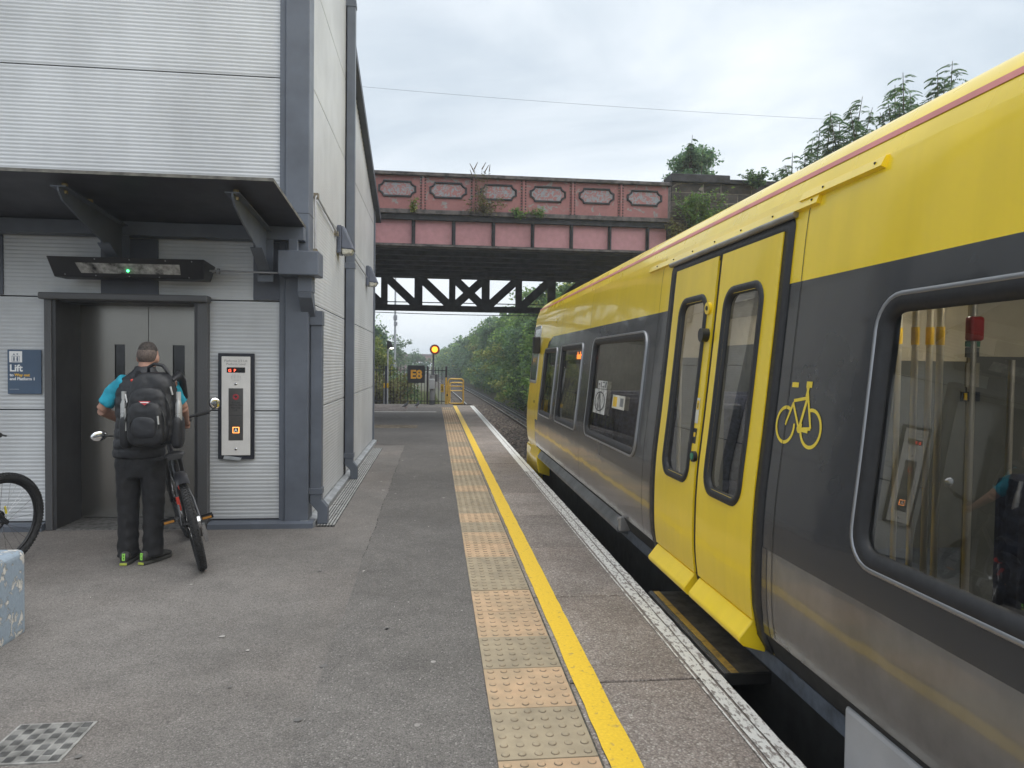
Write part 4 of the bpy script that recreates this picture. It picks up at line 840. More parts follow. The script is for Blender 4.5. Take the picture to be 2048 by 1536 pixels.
for y0_ in (8.2, -5.5):
    for wy in (y0_-1.1, y0_+1.1):
        for x_ in (2.9-.75, 2.9+.75):
            MB().disc((x_,wy,-.50),(1,0,0),.41,.12,32).disc((x_-(.08 if x_ < 2.9 else -.08),wy,-.5),(1,0,0),.12,.08,16).build('wheel', underm, train)
    MB().box(1.85,2.05,y0_-1.6,y0_+1.6,-.62,-.36).build('bogie_frame', underm, train, bevel=.03)

# panel seams and small plates
seam_m = M('seam_dark', (.012,.012,.012), .7)
for y_, z0_, z1_ in ((2.98,.33,2.35),(4.98,.33,2.35),(7.26,.33,2.35),(8.96,.33,2.35),(10.56,.26,2.3)):
    zl = refine(z0_, z1_, .1); MB().add([S(y, z, .0022) for z in zl for y in (y_-.0022, y_+.0022)], [(2*i,2*i+1,2*i+3,2*i+2) for i in range(len(zl)-1)]).build('panel_seam', seam_m, train, fix=False)
for y_ in (10.72,): MB().disc(S(y_,.98,.004),(-1,0,0),.022,.006,14).build('cab_lock', rubber, train)
# ------------------------------------------------------------------ girder bridge
paint_hi = masked('bridge_parapet_paint', (.27,.11,.105), (.235,.225,.22), 4.5, .38, .43, (.6,.8), .001, distort=1.0)
paint_in = masked('bridge_inset_paint', (.29,.125,.12), (.24,.26,.28), 13, .47, .53, (.6,.8), .001, distort=1.2)
paint_lo = masked('bridge_web_paint', (.40,.195,.21), (.17,.08,.07), 3.0, .27, .33, (.55,.8), .0008)
iron = M('sooty_iron', (.028,.029,.034), .85, var=.35, scale=5, bump=.002, bscale=30); iron_rust = M('sooty_iron_rust', (.085,.075,.072), .8, var=.4, scale=6)
br = empty('girder_bridge', (2, 19, -1)); tag(br, 'riveted pink painted iron girder bridge crossing over the track', 'bridge'); br.location = (0,0,0)
BY = 16.5; pit = 1.174; X0b = -1.49
MB().box(-14, 5.60, BY-.10, BY+.14, 5.875, 5.955).build('parapet_rail', iron_rust, br, bevel=.01)
MB().box(-14, 5.60, BY-.16, BY+.2, 4.985, 5.085).build('ledge', iron_rust, br, bevel=.008); MB().box(-14, 5.62, BY-.09, BY+.2, 4.865, 4.985).build('upper_flange', iron, br)
MB().box(-14, 5.62, BY-.14, BY+.2, 4.245, 4.285).box(-14,5.62,BY-.02,BY+.01,4.285,4.32).build('lower_flange', iron_rust, br)
riv = MB()
def rivet(x, y, z, r=.016): riv.add([(x-r,y,z-r),(x+r,y,z-r),(x+r,y,z+r),(x-r,y,z+r),(x-r*.5,y-r*.8,z-r*.5),(x+r*.5,y-r*.8,z-r*.5),(x+r*.5,y-r*.8,z+r*.5),(x-r*.5,y-r*.8,z+r*.5)],[(4,5,6,7),(0,1,5,4),(1,2,6,5),(2,3,7,6),(3,0,4,7)])
def oct_ring(w_, h_, c): 
    P_ = []
    for sx, sy, order in ((1,1,0),(-1,1,1),(-1,-1,0),(1,-1,1)):
        arcp = [(w_-c*math.cos(t)*1.0, h_-c*math.sin(t)) for t in np.linspace(0, math.pi/2, 5)]   # scalloped corner about (w,h)
        q_ = [(w_, h_-c), (w_-c*.30, h_-c*.92), (w_-c*.72, h_-c*.62), (w_-c*.95, h_-c*.25), (w_-c, h_)]
        if order: q_ = q_[::-1]
        P_ += [(sx*u, sy*v) for u, v in q_]
    return P_
for k in range(-6, 6):
    x0 = X0b+pit*k; x1 = x0+pit
    p_ = MB().box(x0+.012, x1-.012, BY, BY+.03, 5.083, 5.877).build('parapet_panel', paint_hi, br)
    cx, cz = (x0+x1)/2-.005, 5.575
    A_, B_, C_ = oct_ring(.437,.19,.115), oct_ring(.40,.155,.095), oct_ring(.387,.142,.09)
    MB().loft([[(cx+u, BY-.001, cz+v) for u, v in A_], [(cx+u*.985, BY-.035, cz+v*.97) for u, v in A_], [(cx+u, BY-.035, cz+v) for u, v in B_], [(cx+u, BY-.003, cz+v) for u, v in C_]], False, False).build('moulding', iron, p_)
    MB().add([(cx+u, BY-.004, cz+v) for u, v in C_], [tuple(range(len(C_)))]).build('inset', paint_in, p_)
    d_ = MB().box(x0-.018, x0+.018, BY-.05, BY+.01, 5.083, 5.877).box(x0-.075,x0+.075,BY-.012,BY+.01,5.083,5.877).build('parapet_strip', paint_hi, br)
    for z in np.arange(5.13, 5.86, .066):
        for s_ in (-1, 1): rivet(x0+s_*.05, BY-.012, z)
gx = -.529-.93*10
for k in range(17):
    a, b = gx+.93*k, gx+.93*(k+1)
    if a > 5.5: break
    b = min(b, 5.55)
    MB().box(a+.03, b-.03, BY+.02, BY+.05, 4.285, 4.865).build('web_panel', paint_lo, br)
    MB().box(a-.042, a+.042, BY-.015, BY+.06, 4.285, 4.866).box(a-.012, a+.012, BY-.10, BY, 4.285, 4.866).build('stiffener', iron, br)
    for z in np.arange(4.32, 4.85, .07):
        for s_ in (-1, 1): rivet(a+s_*.028, BY-.015, z, .011)
tag(riv.build('rivets', iron, br, fix=False), kind='stuff')
MB().box(-14, 5.7, BY+.3, 21.85, 4.62, 4.98).build('deck', iron, br)
for y in np.arange(17.2, 21.8, .9): MB().box(-14, 5.7, y-.012, y+.012, 4.30, 4.62).box(-14,5.7,y-.1,y+.1,4.29,4.302).build('cross_beam', iron, br)
MB().box(-14, 5.7, 21.7, 21.95, 4.20, 5.95).build('far_parapet', iron, br)
# lattice girder on the far side
tr = MB().box(-14, 5.7, 21.93, 22.10, 4.18, 4.32).build('lattice_girder', iron, br)
MB().box(-14, 5.7, 21.88, 22.15, 3.165, 3.34).build('bottom_chord', iron, tr); MB().box(-14, 5.7, 21.97, 22.02, 3.42, 3.445).build('lattice_tie', iron, tr)
px0 = 1.03-1.045*.5
for k in range(-12, 6):
    x = px0+1.045*k; wd = .125 if k % 2 else .10
    if x > 5.6: break
    MB().box(x-wd, x+wd, 21.955, 22.065, 3.33, 4.19).build('lattice_post', iron, tr)
    xa, xb = x+.05, x+1.045-.05; g = .25
    if k != 0:
        P_ = ((xa,4.2),(xb,3.32)) if k < 0 else ((xa,3.32),(xb,4.2)); MB().bar((P_[0][0],22.01,P_[0][1]),(P_[1][0],22.01,P_[1][1]),.08,g,(0,1,0) if False else (0,0,1)).build('lattice_diagonal', iron, tr)
    else:
        MB().bar((xa,22.0,4.2),(xb,22.0,3.32),.06,g).build('lattice_diagonal', iron, tr); MB().bar((xa,22.045,3.32),(xb,22.045,4.2),.06,g).build('lattice_diagonal', iron, tr)
hz = MB().tube([(x, 22.3, 3.09+.004*(x-1)**2) for x in np.linspace(-6,5.6,20)], .012, 6).build('hanging_cable', iron); tag(hz, 'thin black cable slung under the lattice girder', 'cable')
# ------------------------------------------------------------------ stone abutments
def stone_wall(name, x0, x1, label, zlow):
    t = empty(name, ((x0+x1)/2, BY, -1)); tag(t, label, 'stone wall'); t.location = (0,0,0)
    core_ = MB().box(x0+.03, x1-.03, BY+.0, 22.0, -1.2, 5.98).build('core', M('stone_joint_lime', (.27,.235,.20), .95, var=.2, scale=9), t)
    rs_ = random.Random(int(x0*10)); z = 5.98
    while z > zlow:
        h_ = .228; x = x0; first = True
        while x < x1-.05:
            w_ = rs_.uniform(.42,.88) if not first else rs_.choice((.4,.62,.8)); first = False
            if x+w_ > x1-.3: w_ = x1-x
            q = MB(); dz = .010; pr_ = rs_.uniform(.015,.05)
            xa, xb, za, zb = x+dz, x+w_-dz, z-h_+dz, z-dz
            n_ = 4; V_ = []
            for i in range(n_):
                for j in range(3):
                    u, v = i/(n_-1), j/2
                    V_.append((xa+(xb-xa)*u, BY+.005-(pr_*(1 if 0 < i < n_-1 else .35)*(1 if j == 1 else .5)+rs_.uniform(-.006,.012)), za+(zb-za)*v))
            q.add(V_, [(i*3+j, (i+1)*3+j, (i+1)*3+j+1, i*3+j+1) for i in range(n_-1) for j in range(2)])
            ring = [0,3,6,9,10,11,8,5,2,1]; bk_ = [(V_[i][0], BY+.05, V_[i][2]) for i in ring]
            b0 = len(q.v); q.v += bk_; q.f += [(ring[i], b0+i, b0+(i+1) % 10, ring[(i+1) % 10]) for i in range(10)]; q.sm += [False]*10
            q.build('stone_block', stone_m, t)
            x += w_
        z -= h_
    return t
stone_m = M('sooty_sandstone', (.050,.042,.038), .92, var=.30, scale=4.5, bump=.012, bscale=22, rnd=.28)
sw = stone_wall('stone_wall', 5.62, 11.5, 'dark sooty sandstone wall where the girder bridge ends', 2.6)
cop = M('sooty_coping', (.034,.033,.038), .9, var=.3, scale=6, bump=.01, bscale=14)
MB().box(5.58, 7.05, BY-.12, BY+.5, 5.98, 6.175).build('coping_stone', cop, sw, bevel=.02)
for i in range(4): MB().box(7.06+i*1.12, 8.165+i*1.12, BY-.10, BY+.45, 5.98, 6.085).build('coping_stone', cop, sw, bevel=.015)
aw = MB().box(-15,-3.7, BY+.05, 22.0, -1.2, 4.3).build('stone_abutment', M('sooty_stone_far', (.10,.085,.075), .92, var=.3, scale=4), bevel=.02); tag(aw, 'dark stone abutment holding the hidden end of the girder bridge', 'abutment')

rw = MB().box(-5.6,-4.5,22.02,43,-1.0,4.6).build('retaining_wall', M('sooty_wall', (.075,.065,.058), .92, var=.35, scale=3, bump=.01, bscale=9), bevel=.03); tag(rw, 'tall sooty retaining wall running on from the hidden bridge abutment', 'wall')
# ------------------------------------------------------------------ platform end: railings, sign, signal, lamp, gates
blackp = M('railing_black', (.012,.012,.014), .5, var=.15); galv = M('galvanised_post', (.42,.44,.46), .5, .4, var=.12, scale=9)
FY = 26.5
def at2(px_, py_, Y_=FY): return at(px_, py_, Y=Y_)
fe = empty('railing', (-1.2, FY, 0)); tag(fe, 'black vertical bar railing across the platform end', 'railing'); fe.location = (0,0,0)
bm_ = MB().cyl((0,0,-.02),(0,0,1.40),.0125,.0125,6).mesh('bar'); bm_.materials.append(blackp)
x = -4.35
while x < .36:
    if abs(x+.28) > .06: link('bar', bm_, None, fe, (x, FY, 0))
    x += .128
MB().box(-4.4,.40,FY-.02,FY+.02,.10,.13).box(-4.4,.40,FY-.02,FY+.02,1.26,1.285).build('rail_bar', blackp, fe)
for x in (-.28,.415,-3.3): MB().box(x-.035,x+.035,FY-.035,FY+.035,-.02,1.43).build('post', M('railing_post', (.028,.022,.024), .6), fe, bevel=.004)
e8 = empty('stop_board', (-.70, FY-.05, .80)); tag(e8, 'black square board with large yellow E8 on the railing', 'sign')
MB().box(-.315,.305,-.015,.015,0,.655).build('board', M('board_black', (.022,.024,.030), .5, var=.1), e8, bevel=.006)
text('characters','E8',.44,M('board_yellow', (.85,.42,.03), .5, var=.05),e8,(-.005,-.0155,.17),fl,'CENTER',.002,.016,sx=1.0)
sg2 = empty('repeater_signal', (-.07, FY-.22, 0)); tag(sg2, 'lit amber round signal on a grey pole by the railing', 'signal')
MB().cyl((0,.10,0),(0,.10,1.9),.035,.035,10).build('pole', M('signal_pole', (.10,.10,.12), .6), sg2)
c0 = at2(869.5,699,FY-.22); cxs, czs = c0.x+.07, c0.z
MB().disc((cxs,.0,czs),(0,1,0),.188,.05,32).build('disc', M('signal_disc_brown', (.22,.06,.03), .5), sg2)
MB().disc((cxs,-.03,czs),(0,1,0),.118,.02,28).build('halo_ring', emit('signal_orange', (1,.20,.02), .55), sg2); MB().disc((cxs,-.045,czs),(0,1,0),.090,.02,28).build('lens', emit('signal_amber', (1,.55,.02), 1.9), sg2)
MB().box(.0,.17,.0,.12,.86,1.13).build('junction_box', M('junction_grey', (.09,.09,.095), .6), sg2, bevel=.02)
cpst = empty('help_point', (-.105, FY-.35, 0)); tag(cpst, 'grey cylindrical pillar with pale box in front of the signal pole', 'pillar')
MB().cyl((0,0,.0),(0,0,1.10),.098,.098,24).build('pillar', M('pillar_grey', (.30,.305,.31), .5, .2, var=.08), cpst); MB().cyl((0,0,-.01),(0,0,.17),.103,.103,24).build('base', M('pillar_base', (.075,.078,.085), .6), cpst)
MB().box(-.105,.098,-.125,.02,.58,.965).build('box', M('pillar_box_pale', (.52,.54,.56), .4, var=.05), cpst, bevel=.03); MB().prism([(-.06,0),(.06,0),(0,-.04)], lambda u,v,d: (u,d,.58+v), -.11,-.02).build('box_foot', blackp, cpst)
pl = empty('platform_lamp', (-1.60, FY-.05, 0)); tag(pl, 'slim white lamp post with lit black lantern behind the railing', 'lamp post')
xw = at2(775.5,760).x+1.60
MB().cyl((xw,0,0),(xw,0,2.1),.028,.028,10).build('post', M('lamp_post_white', (.55,.57,.60), .4, .2), pl); MB().box(xw-.105,xw-.035,.0,.06,0,1.42).build('cable_post', M('cable_post_navy', (.015,.02,.04), .5), pl)
MB().cyl((xw,0,.60),(xw,0,.78),.034,.034,10).cyl((xw-.13,.0,.60),(xw-.13,0,.78),.025,.025,8).build('yellow_band', sty, pl); MB().cyl((xw-.13,0,0),(xw-.13,0,.75),.02,.02,8).build('conduit_post', galv, pl)
MB().add([(xw+u,v,z) for u,v,z in ((-.03,-.07,2.04),(.10,-.07,2.10),(.10,.07,2.10),(-.03,.07,2.04),(-.03,-.05,2.36),(.10,-.04,2.34),(.10,.04,2.34),(-.03,.05,2.36),(.20,-.06,2.12),(.20,.06,2.12))],[(0,4,7,3),(4,5,6,7),(0,1,8,5,4),(3,7,6,9,2),(5,8,9,6),(0,3,2,1),(1,2,9,8)]).build('lantern', blackp, pl)
MB().ell((xw+.14,-.02,2.085),.075,.05,.035).build('lamp_glass', emit('lamp_lit', (1.0,.93,.82), 1.6), pl)
two = empty('number_plate', (.27, FY-.06, .46)); tag(two, 'small yellow plate with a black figure 2 on the railing', 'sign')
MB().box(-.055,.055,-.006,.006,0,.30).build('plate', sty, two); text('figure','2',.20,blk,two,(0,-.007,.07),fl,'CENTER',.001,.003)
gate_m = M('gate_yellow', (.75,.47,.09), .45, var=.1, scale=6)
def gate(loc, w_, h_, label, rz=0):
    g_ = empty('tube_gate', loc, rz); tag(g_, label, 'gate'); r_ = .10; P_ = []
    for (cx_, cz_, a0) in ((w_-r_, r_, -90),(w_-r_, h_-r_, 0),(r_, h_-r_, 90),(r_, r_, 180)):
        for i in range(6): a = math.radians(a0+18*i); P_.append((cx_+r_*math.cos(a), 0, cz_+r_*math.sin(a)))
    MB().tube(P_, .030, 10, closed=True).build('frame', gate_m, g_); MB().tube([(0,0,h_*.70),(w_,0,h_*.70)], .026, 10).build('crossbar', gate_m, g_)
    MB().tube([(-.09,0,-.02),(-.09,0,h_+.05)], .036, 10).build('gate_post', gate_m, g_); MB().box(-.07,-.02,-.03,.03,h_*.3,h_*.38).build('latch', blackp, g_)
    return g_
gate((.50, FY-.15, .04), .56, .92, 'yellow tube gate at the platform edge beside the railing'); gate((.62, 29.3, -.38), .55, 1.12, 'yellow tube gate part way down the platform ramp')
# two pigeons on the far asphalt
bird_m = M('pigeon_grey', (.035,.037,.045), .7, var=.3, scale=40)
def pigeon(p, rz, label):
    o = empty('pigeon', (p.x, p.y, 0), rz); tag(o, label, 'bird', 'pigeons on the platform')
    q = MB(); n_ = 10
    path = [((-.17,.075),.008,.018),((-.10,.085),.022,.030),((-.03,.11),.045,.048),((.05,.14),.050,.050),((.10,.185),.030,.032),((.125,.225),.024,.024),((.155,.235),.016,.016),((.185,.228),.004,.004)]
    q.loft([[(u, ry_*math.cos(2*math.pi*j/n_), v+rz_*math.sin(2*math.pi*j/n_)) for j in range(n_)] for (u, v), rz_, ry_ in path]); q.build('body', bird_m, o)
    for s_ in (-1,1): MB().cyl((.01,s_*.02,.0),(.0,s_*.02,.09),.005,.006,6).box(-.01,.04,s_*.02-.01,s_*.02+.01,.004,.009).build('leg', M('pigeon_leg', (.25,.08,.07), .6), o)
pigeon(at(811,817,Z=0), .9, 'small dark pigeon on the platform nearer the white lamp post'); pigeon(at(834,816,Z=0), 1.1, 'small dark pigeon on the platform below the E8 board')
# mast and far brick bridge
ms_ = empty('radio_mast', (at(790,690,Y=58).x, 58, -.6)); tag(ms_, 'tall thin grey mast with small boxes beyond the railing', 'mast')
MB().tube([(0,0,0),(0,0,4.5),(0,0,9.5)], [.11,.09,.06], 8).build('pole', M('mast_grey', (.28,.30,.33), .6), ms_); MB().box(-.14,.16,-.1,.1,5.6,6.0).box(-.1,.18,-.1,.1,5.15,5.45).build('box', M('mast_box', (.20,.21,.24), .6), ms_)
bb2 = empty('brick_bridge', (-4, 172, -2)); tag(bb2, 'distant red brick arch bridge over the track', 'bridge')
brick_m = M('far_brick', (.20,.095,.075), .9, var=.3, scale=1.5)
ac, ar = 1.0, 4.2; P_ = [(-16,0),(ac-ar,0)]+[(ac-ar*math.cos(t), 1.2+2.6*math.sin(t)) for t in np.linspace(0, math.pi, 15)]+[(ac+ar,0),(14,0),(14,5.35),(-16,5.35)]
MB().prism(P_, lambda u,v,d: (u, d, v), 0, 6).build('spandrel', brick_m, bb2); MB().box(-16,14,-.12,.6,5.35,5.65).build('coping', M('far_coping', (.13,.09,.085), .9), bb2)
# overhead wire high above
wr = [at(722,173,Y=26), at(1170,209,Y=26), at(1625,237,Y=26)]
P_ = [wr[0]*(1-t)*(1-2*t)+wr[1]*4*t*(1-t)+wr[2]*t*(2*t-1) for t in np.linspace(-.5, 1.6, 40)]
tw = MB().tube(P_, .006, 5).build('overhead_wire', M('wire_grey', (.25,.26,.28), .6)); tag(tw, 'single thin wire hanging high across the cloudy sky', 'wire')
# ------------------------------------------------------------------ plants
leaf_mid = leafmat('leaf_green', (0.062,0.133,0.032), (0.124,0.239,0.052), (0.248,0.354,0.079)); leaf_dk = leafmat('leaf_dark', (0.039,0.085,0.035), (0.071,0.142,0.050), (0.133,0.212,0.062)); leaf_blue = leafmat('leaf_bluegreen', (0.062,0.124,0.071), (0.106,0.195,0.098), (0.177,0.283,0.124)); leaf_yel = leafmat('leaf_yellowish', (0.106,0.160,0.035), (0.212,0.283,0.062), (0.389,0.371,0.088)); leaf_brown = leafmat('leaf_dry', (0.106,0.088,0.044), (0.177,0.160,0.062), (0.212,0.248,0.079))
bark = M('bark', (.085,.065,.05), .95, var=.3, scale=12, bump=.01, bscale=30)
def leaves_np(P, size, seed, elong=1.7, up=.35):
    """one pointed, slightly folded leaf (two quads sharing the midrib) at every point"""
    r = np.random.RandomState(seed); n = len(P); d = r.randn(n,3); d[:,2] = d[:,2]*.6-.15; d /= np.linalg.norm(d,axis=1)[:,None]
    nn = r.randn(n,3); nn[:,2] = np.abs(nn[:,2])+up; nn -= (nn*d).sum(1)[:,None]*d; nn /= np.linalg.norm(nn,axis=1)[:,None]; s_ = np.cross(d,nn)
    L_ = (size*(.6+.8*r.rand(n)))[:,None]; W_ = L_/elong/2*1.15
    b = P; m1 = P+d*L_*.45+s_*W_+nn*W_*.35; m2 = P+d*L_*.45-s_*W_+nn*W_*.35; t = P+d*L_
    V = np.stack([b,m1,t,m2],1).reshape(-1,3); F = np.arange(n*4).reshape(-1,4); return V, F
def clumps(rx, ry, rz, nc, nl, rc, seed, lump=.25, flat=.0):
    r = np.random.RandomState(seed); u = r.randn(nc,3); u /= np.linalg.norm(u,axis=1)[:,None]; rad = (.35+.65*r.rand(nc)**.5)*(1+lump*r.randn(nc)*.6); c = u*rad[:,None]*np.array([rx,ry,rz])
    c = c[c[:,2] > -rz*(1-flat)]
    q = np.repeat(c, nl, axis=0); off = r.randn(len(q),3); off /= np.linalg.norm(off,axis=1)[:,None]+1e-6; off *= (r.rand(len(q))**.45)[:,None]*rc*np.repeat(.6+.8*r.rand(len(c)), nl)[:,None]
    off[:,2] *= .75
    return q+off, c
def trunk_mb(base, tops, r0, seed, fork=.45):
    q = MB(); r = random.Random(seed); f = Vector((base[0]+r.uniform(-.1,.1), base[1], base[2]+(max(t[2] for t in tops)-base[2])*fork*.5))
    q.tube([base, (Vector(base)+f)/2+Vector((r.uniform(-.06,.06),r.uniform(-.06,.06),0)), f], [r0, r0*.85, r0*.7], 8)
    for t in tops:
        t = Vector(t); mid = f.lerp(t,.5)+Vector((r.uniform(-.15,.15),r.uniform(-.15,.15),r.uniform(0,.25))); q.tube([f, mid, t], [r0*.5, r0*.3, r0*.08], 6)
    return q
def shrub_proto(name, rx, ry, rz, nc, nl, rc, size, mat, seed, lift=1.0, label=None, cat='shrub', group=None, trunk=.07):
    t = empty(name, (0,0,0)); P_, c = clumps(rx, ry, rz, nc, nl, rc, seed); P_ = P_+np.array([0,0,lift]); c = c+np.array([0,0,lift])
    link('crown', mesh_np('crown', *leaves_np(P_, size, seed+1)), mat, t)
    o = c[np.argsort(c[:,2])[::-1][:14]]; trunk_mb((0,0,min(-.2,lift-rz*1.2)), [tuple(x) for x in o[::2]]+[tuple(x) for x in c[:6]], trunk, seed).build('trunk', bark, t)
    if label: tag(t, label, cat, group)
    return t
def put(p, loc, rz, s, label=None, group=None, mat=None):
    o = copy_tree(p); o.location = loc; o.rotation_euler = (0,0,rz); o.scale = s if isinstance(s, tuple) else (s,s,s)
    if label: o['label'] = label
    if group: o['group'] = group
    return o
GB = 'leafy bushes on the bank along the far track'; LB = 'dense leafy bush on the bank along the track beyond the bridge'
LBS = ['fresh green leafy bush on the bank along the track beyond the bridge','dark green leafy bush on the bank along the track beyond the bridge','bluish green leafy bush on the bank along the track beyond the bridge','yellowish leafy bush on the bank along the track beyond the bridge','fresh green leafy bush on the bank along the track beyond the bridge']
prot = [shrub_proto('bank_bush', 1.25,1.5,1.15, 70, 60, .36, .15, mt, 11+i, 1.0, LBS[i], 'bush', GB, .06) for i, mt in enumerate((leaf_mid, leaf_dk, leaf_blue, leaf_yel, leaf_mid))]
rb_ = random.Random(21); first = set(); spots = []
y = 24.6
while y < 150:
    st_ = 1.9 if y < 45 else 2.8 if y < 80 else 5.0; sc_ = 1.0 if y < 45 else 1.25 if y < 80 else 1.9
    fall = 1.0 if y < 60 else max(.55, 1-(y-60)/160)
    for x, z in ((5.75,-.75),(6.15,.75),(6.8,2.1),(7.5,3.3)):
        if y > 80 and z > .9: continue
        spots.append((x+curv(y)+rb_.uniform(-.35,.35)+(sc_-1)*1.1, y+rb_.uniform(-.6,.6), z*fall+rb_.uniform(-.3,.3), sc_*rb_.uniform(.85,1.25)))
    y += st_
for i, (x, y_, z, s_) in enumerate(spots):
    k = rb_.choice((0,0,1,2,2,3,4)) ; p_ = prot[k]
    if k not in first: first.add(k); p_.location = (x,y_,z); p_.rotation_euler = (0,0,rb_.uniform(0,6)); p_.scale = (s_,s_,s_)
    else: put(p_, (x,y_,z), rb_.uniform(0,6.3), (s_,s_,s_*rb_.uniform(.85,1.15)))
for k in range(5):
    if k not in first: prot[k].location = (7.2, 33+k, 3.4)
# upright tree standing up out of the bank
def tree(loc, rx, ry, rz, lift, nc, nl, rc, size, mat, seed, label, trunk=.14, group=None, name='tree'):
    t = shrub_proto(name, rx, ry, rz, nc, nl, rc, size, mat, seed, lift, label, 'tree', group, trunk); t.location = loc; return t
tree((5.4,33,.0), .9,.9,2.0, 3.9, 60, 60, .35, .16, leaf_dk, 61, 'dark narrow tree rising from the bank just past the lattice girder')
tree((5.3+curv(60),60,.5), .8,.8,2.4, 2.9, 50, 50, .4, .2, leaf_blue, 62, 'slim pointed tree rising above the bank bushes far along the track')
tree((6.5,27.5,2), 1.5,1.5,1.6, 2.6, 80, 60, .4, .16, leaf_dk, 63, 'dark bushy tree seen through the lattice girder')
# beyond the railing
GL = 'tall trees behind the lift building'
for i_, (x_, y_, h_) in enumerate(((-9,29,3.2),(-12,34,3.6),(-15.5,31,4.0),(-9.5,39,3.4))):
    tree((x_,y_,-.3), 2.6,2.6,h_, h_+.9, 110, 50, .6, .2, (leaf_mid,leaf_dk)[i_%2], 170+i_, 'tall leafy tree hidden behind the lift building and stone abutment', .16, GL)
tree((-4.6,44,-.6), 1.9,2.0,1.9, 3.0, 110, 60, .45, .17, leaf_blue, 71, 'bluish green round tree behind the white lamp post')
tree((-4.9,76,-.6), 2.0,2.0,2.2, 2.9, 90, 50, .55, .22, leaf_dk, 72, 'dark round topped tree beyond the thin mast')
tree((-2.6,95,-1), 1.6,1.6,1.6, 2.2, 70, 45, .5, .24, leaf_blue, 73, 'pale bluish bush far off in front of the brick bridge')
tree((-7.5,60,-.3), 3,3,3, 3.4, 120, 50, .6, .2, leaf_mid, 74, 'large green tree standing well behind the railing and lift building')
tree((-3.3,33.5,-.5), 1.3,1.2,1.3, 1.9, 90, 60, .35, .13, leaf_yel, 75, 'yellowish green tree close behind the railing')
GU = 'low scrub behind the railing'; LU = 'low brown and green scrub behind the black railing'
pu = shrub_proto('scrub', .8,.8,.7, 50, 50, .28, .10, leaf_brown, 81, .55, LU, 'bush', GU, .03); pu.location = (-2.4,28.6,-.4)
pu2 = shrub_proto('scrub', .8,.8,.7, 50, 50, .28, .10, leaf_dk, 82, .55, LU, 'bush', GU, .03); pu2.location = (-3.2,29.2,-.3)
for i in range(9): put(rb_.choice((pu,pu2)), (rb_.uniform(-3.6,-1.5), rb_.uniform(28,33), rb_.uniform(-.6,-.25)), rb_.uniform(0,6), rb_.uniform(.8,1.35))
# grass between the railing and the track
rg_ = np.random.RandomState(9); n = 9000; P_ = np.stack([-2.6+rg_.rand(n)*3.2, 27+rg_.rand(n)**1.5*34, np.zeros(n)],1)
P_[:,0] += np.array([curv(v) for v in P_[:,1]]); P_[:,2] = np.interp(P_[:,0]-np.array([curv(v) for v in P_[:,1]]), xs, zs)-.02
hgt = (.12+.22*rg_.rand(n))[:,None]; a_ = rg_.rand(n)*6.28; s_ = np.stack([np.cos(a_),np.sin(a_),0*a_],1)*.02; ln = np.stack([rg_.randn(n)*.08,rg_.randn(n)*.08,np.ones(n)],1)*hgt
V_ = np.stack([P_-s_, P_+s_, P_+ln+s_*.15, P_+ln-s_*.15],1).reshape(-1,3)
tag(link('grass', mesh_np('grass', V_, np.arange(n*4).reshape(-1,4)), leafmat('grass_blades', (.08,.10,.025), (.13,.16,.04), (.22,.22,.08))), 'rough grass on the slope beyond the railing', 'grass', kind='stuff')
# tree on the stone wall and feathery trees behind the train
tr1 = at(1385,320,Y=20.5); tree((tr1.x,20.5,4.9), .72,.7,.62, 2.55, 75, 80, .24, .095, leaf_blue, 91, 'small leafy tree with one tall shoot above the stone wall', .06)
def shoots(name, base, tips, seed, mat, label, fl_len=.42, group=None):
    """stems carrying whorls of drooping leaflets, like sumach or elder"""
    t = empty(name, base); tag(t, label, 'tree', group); r = np.random.RandomState(seed); st = MB(); P_ = []; D_ = []
    b = Vector(base)
    for tip, rad, ln_ in tips:
        tip = Vector(tip)-b; root = Vector((tip.x*.75, tip.y*.75+r.uniform(-.3,.3), tip.z-ln_)); st.tube([(0,0,0), root.lerp(Vector((0,0,0)),.5)+Vector((0,0,.3)), root, tip], [.05,.035,.02,.006], 6)
        nw = int(ln_/.12)
        for i in range(nw):
            f = i/nw; c = root.lerp(tip, .1+.9*f); k = 3 if r.rand() < .7 else 2
            for j in range(k):
                a = r.uniform(0,6.28); fr = fl_len*(1.0-.45*f)*r.uniform(.7,1.15)*rad
                for q in range(9):
                    g = (q+1)/9; p = c+Vector((math.cos(a)*fr*g, math.sin(a)*fr*g, fr*(.38*g-.62*g*g)))
                    for s_ in (-1,1):
                        P_.append(p); dd = Vector((math.cos(a+s_*1.15), math.sin(a+s_*1.15), -.45)); D_.append(dd.normalized())
    P_ = np.array([tuple(p) for p in P_]); D_ = np.array([tuple(p) for p in D_]); n = len(P_); L_ = (.095*(.7+.6*r.rand(n)))[:,None]; up = np.tile(np.array([0,0,1.]),(n,1)); s2 = np.cross(D_, up); s2 /= np.linalg.norm(s2,axis=1)[:,None]; W_ = L_*.20
    V_ = np.stack([P_, P_+D_*L_*.4+s2*W_, P_+D_*L_, P_+D_*L_*.4-s2*W_],1).reshape(-1,3)
    link('crown', mesh_np('crown', V_, np.arange(n*4).reshape(-1,4)), mat, t); st.build('trunk', bark, t); return t
def tipset(pts, Y_, rad=1.0, seed=0):
    r = random.Random(seed); return [(tuple(at(px_, py_, Y=Y_+r.uniform(-.8,.8))), rad*r.uniform(.85,1.2), ln_) for px_, py_, ln_ in pts]
T1 = tipset([(1385,270,1.1)], 20.5, .55, 1); shoots('tall_shoot', tuple(at(1388,350,Y=20.5)), T1, 4, leaf_dk, 'single upright shoot above the small tree on the stone wall', .35)
gT = 'feathery trees behind the train roof'
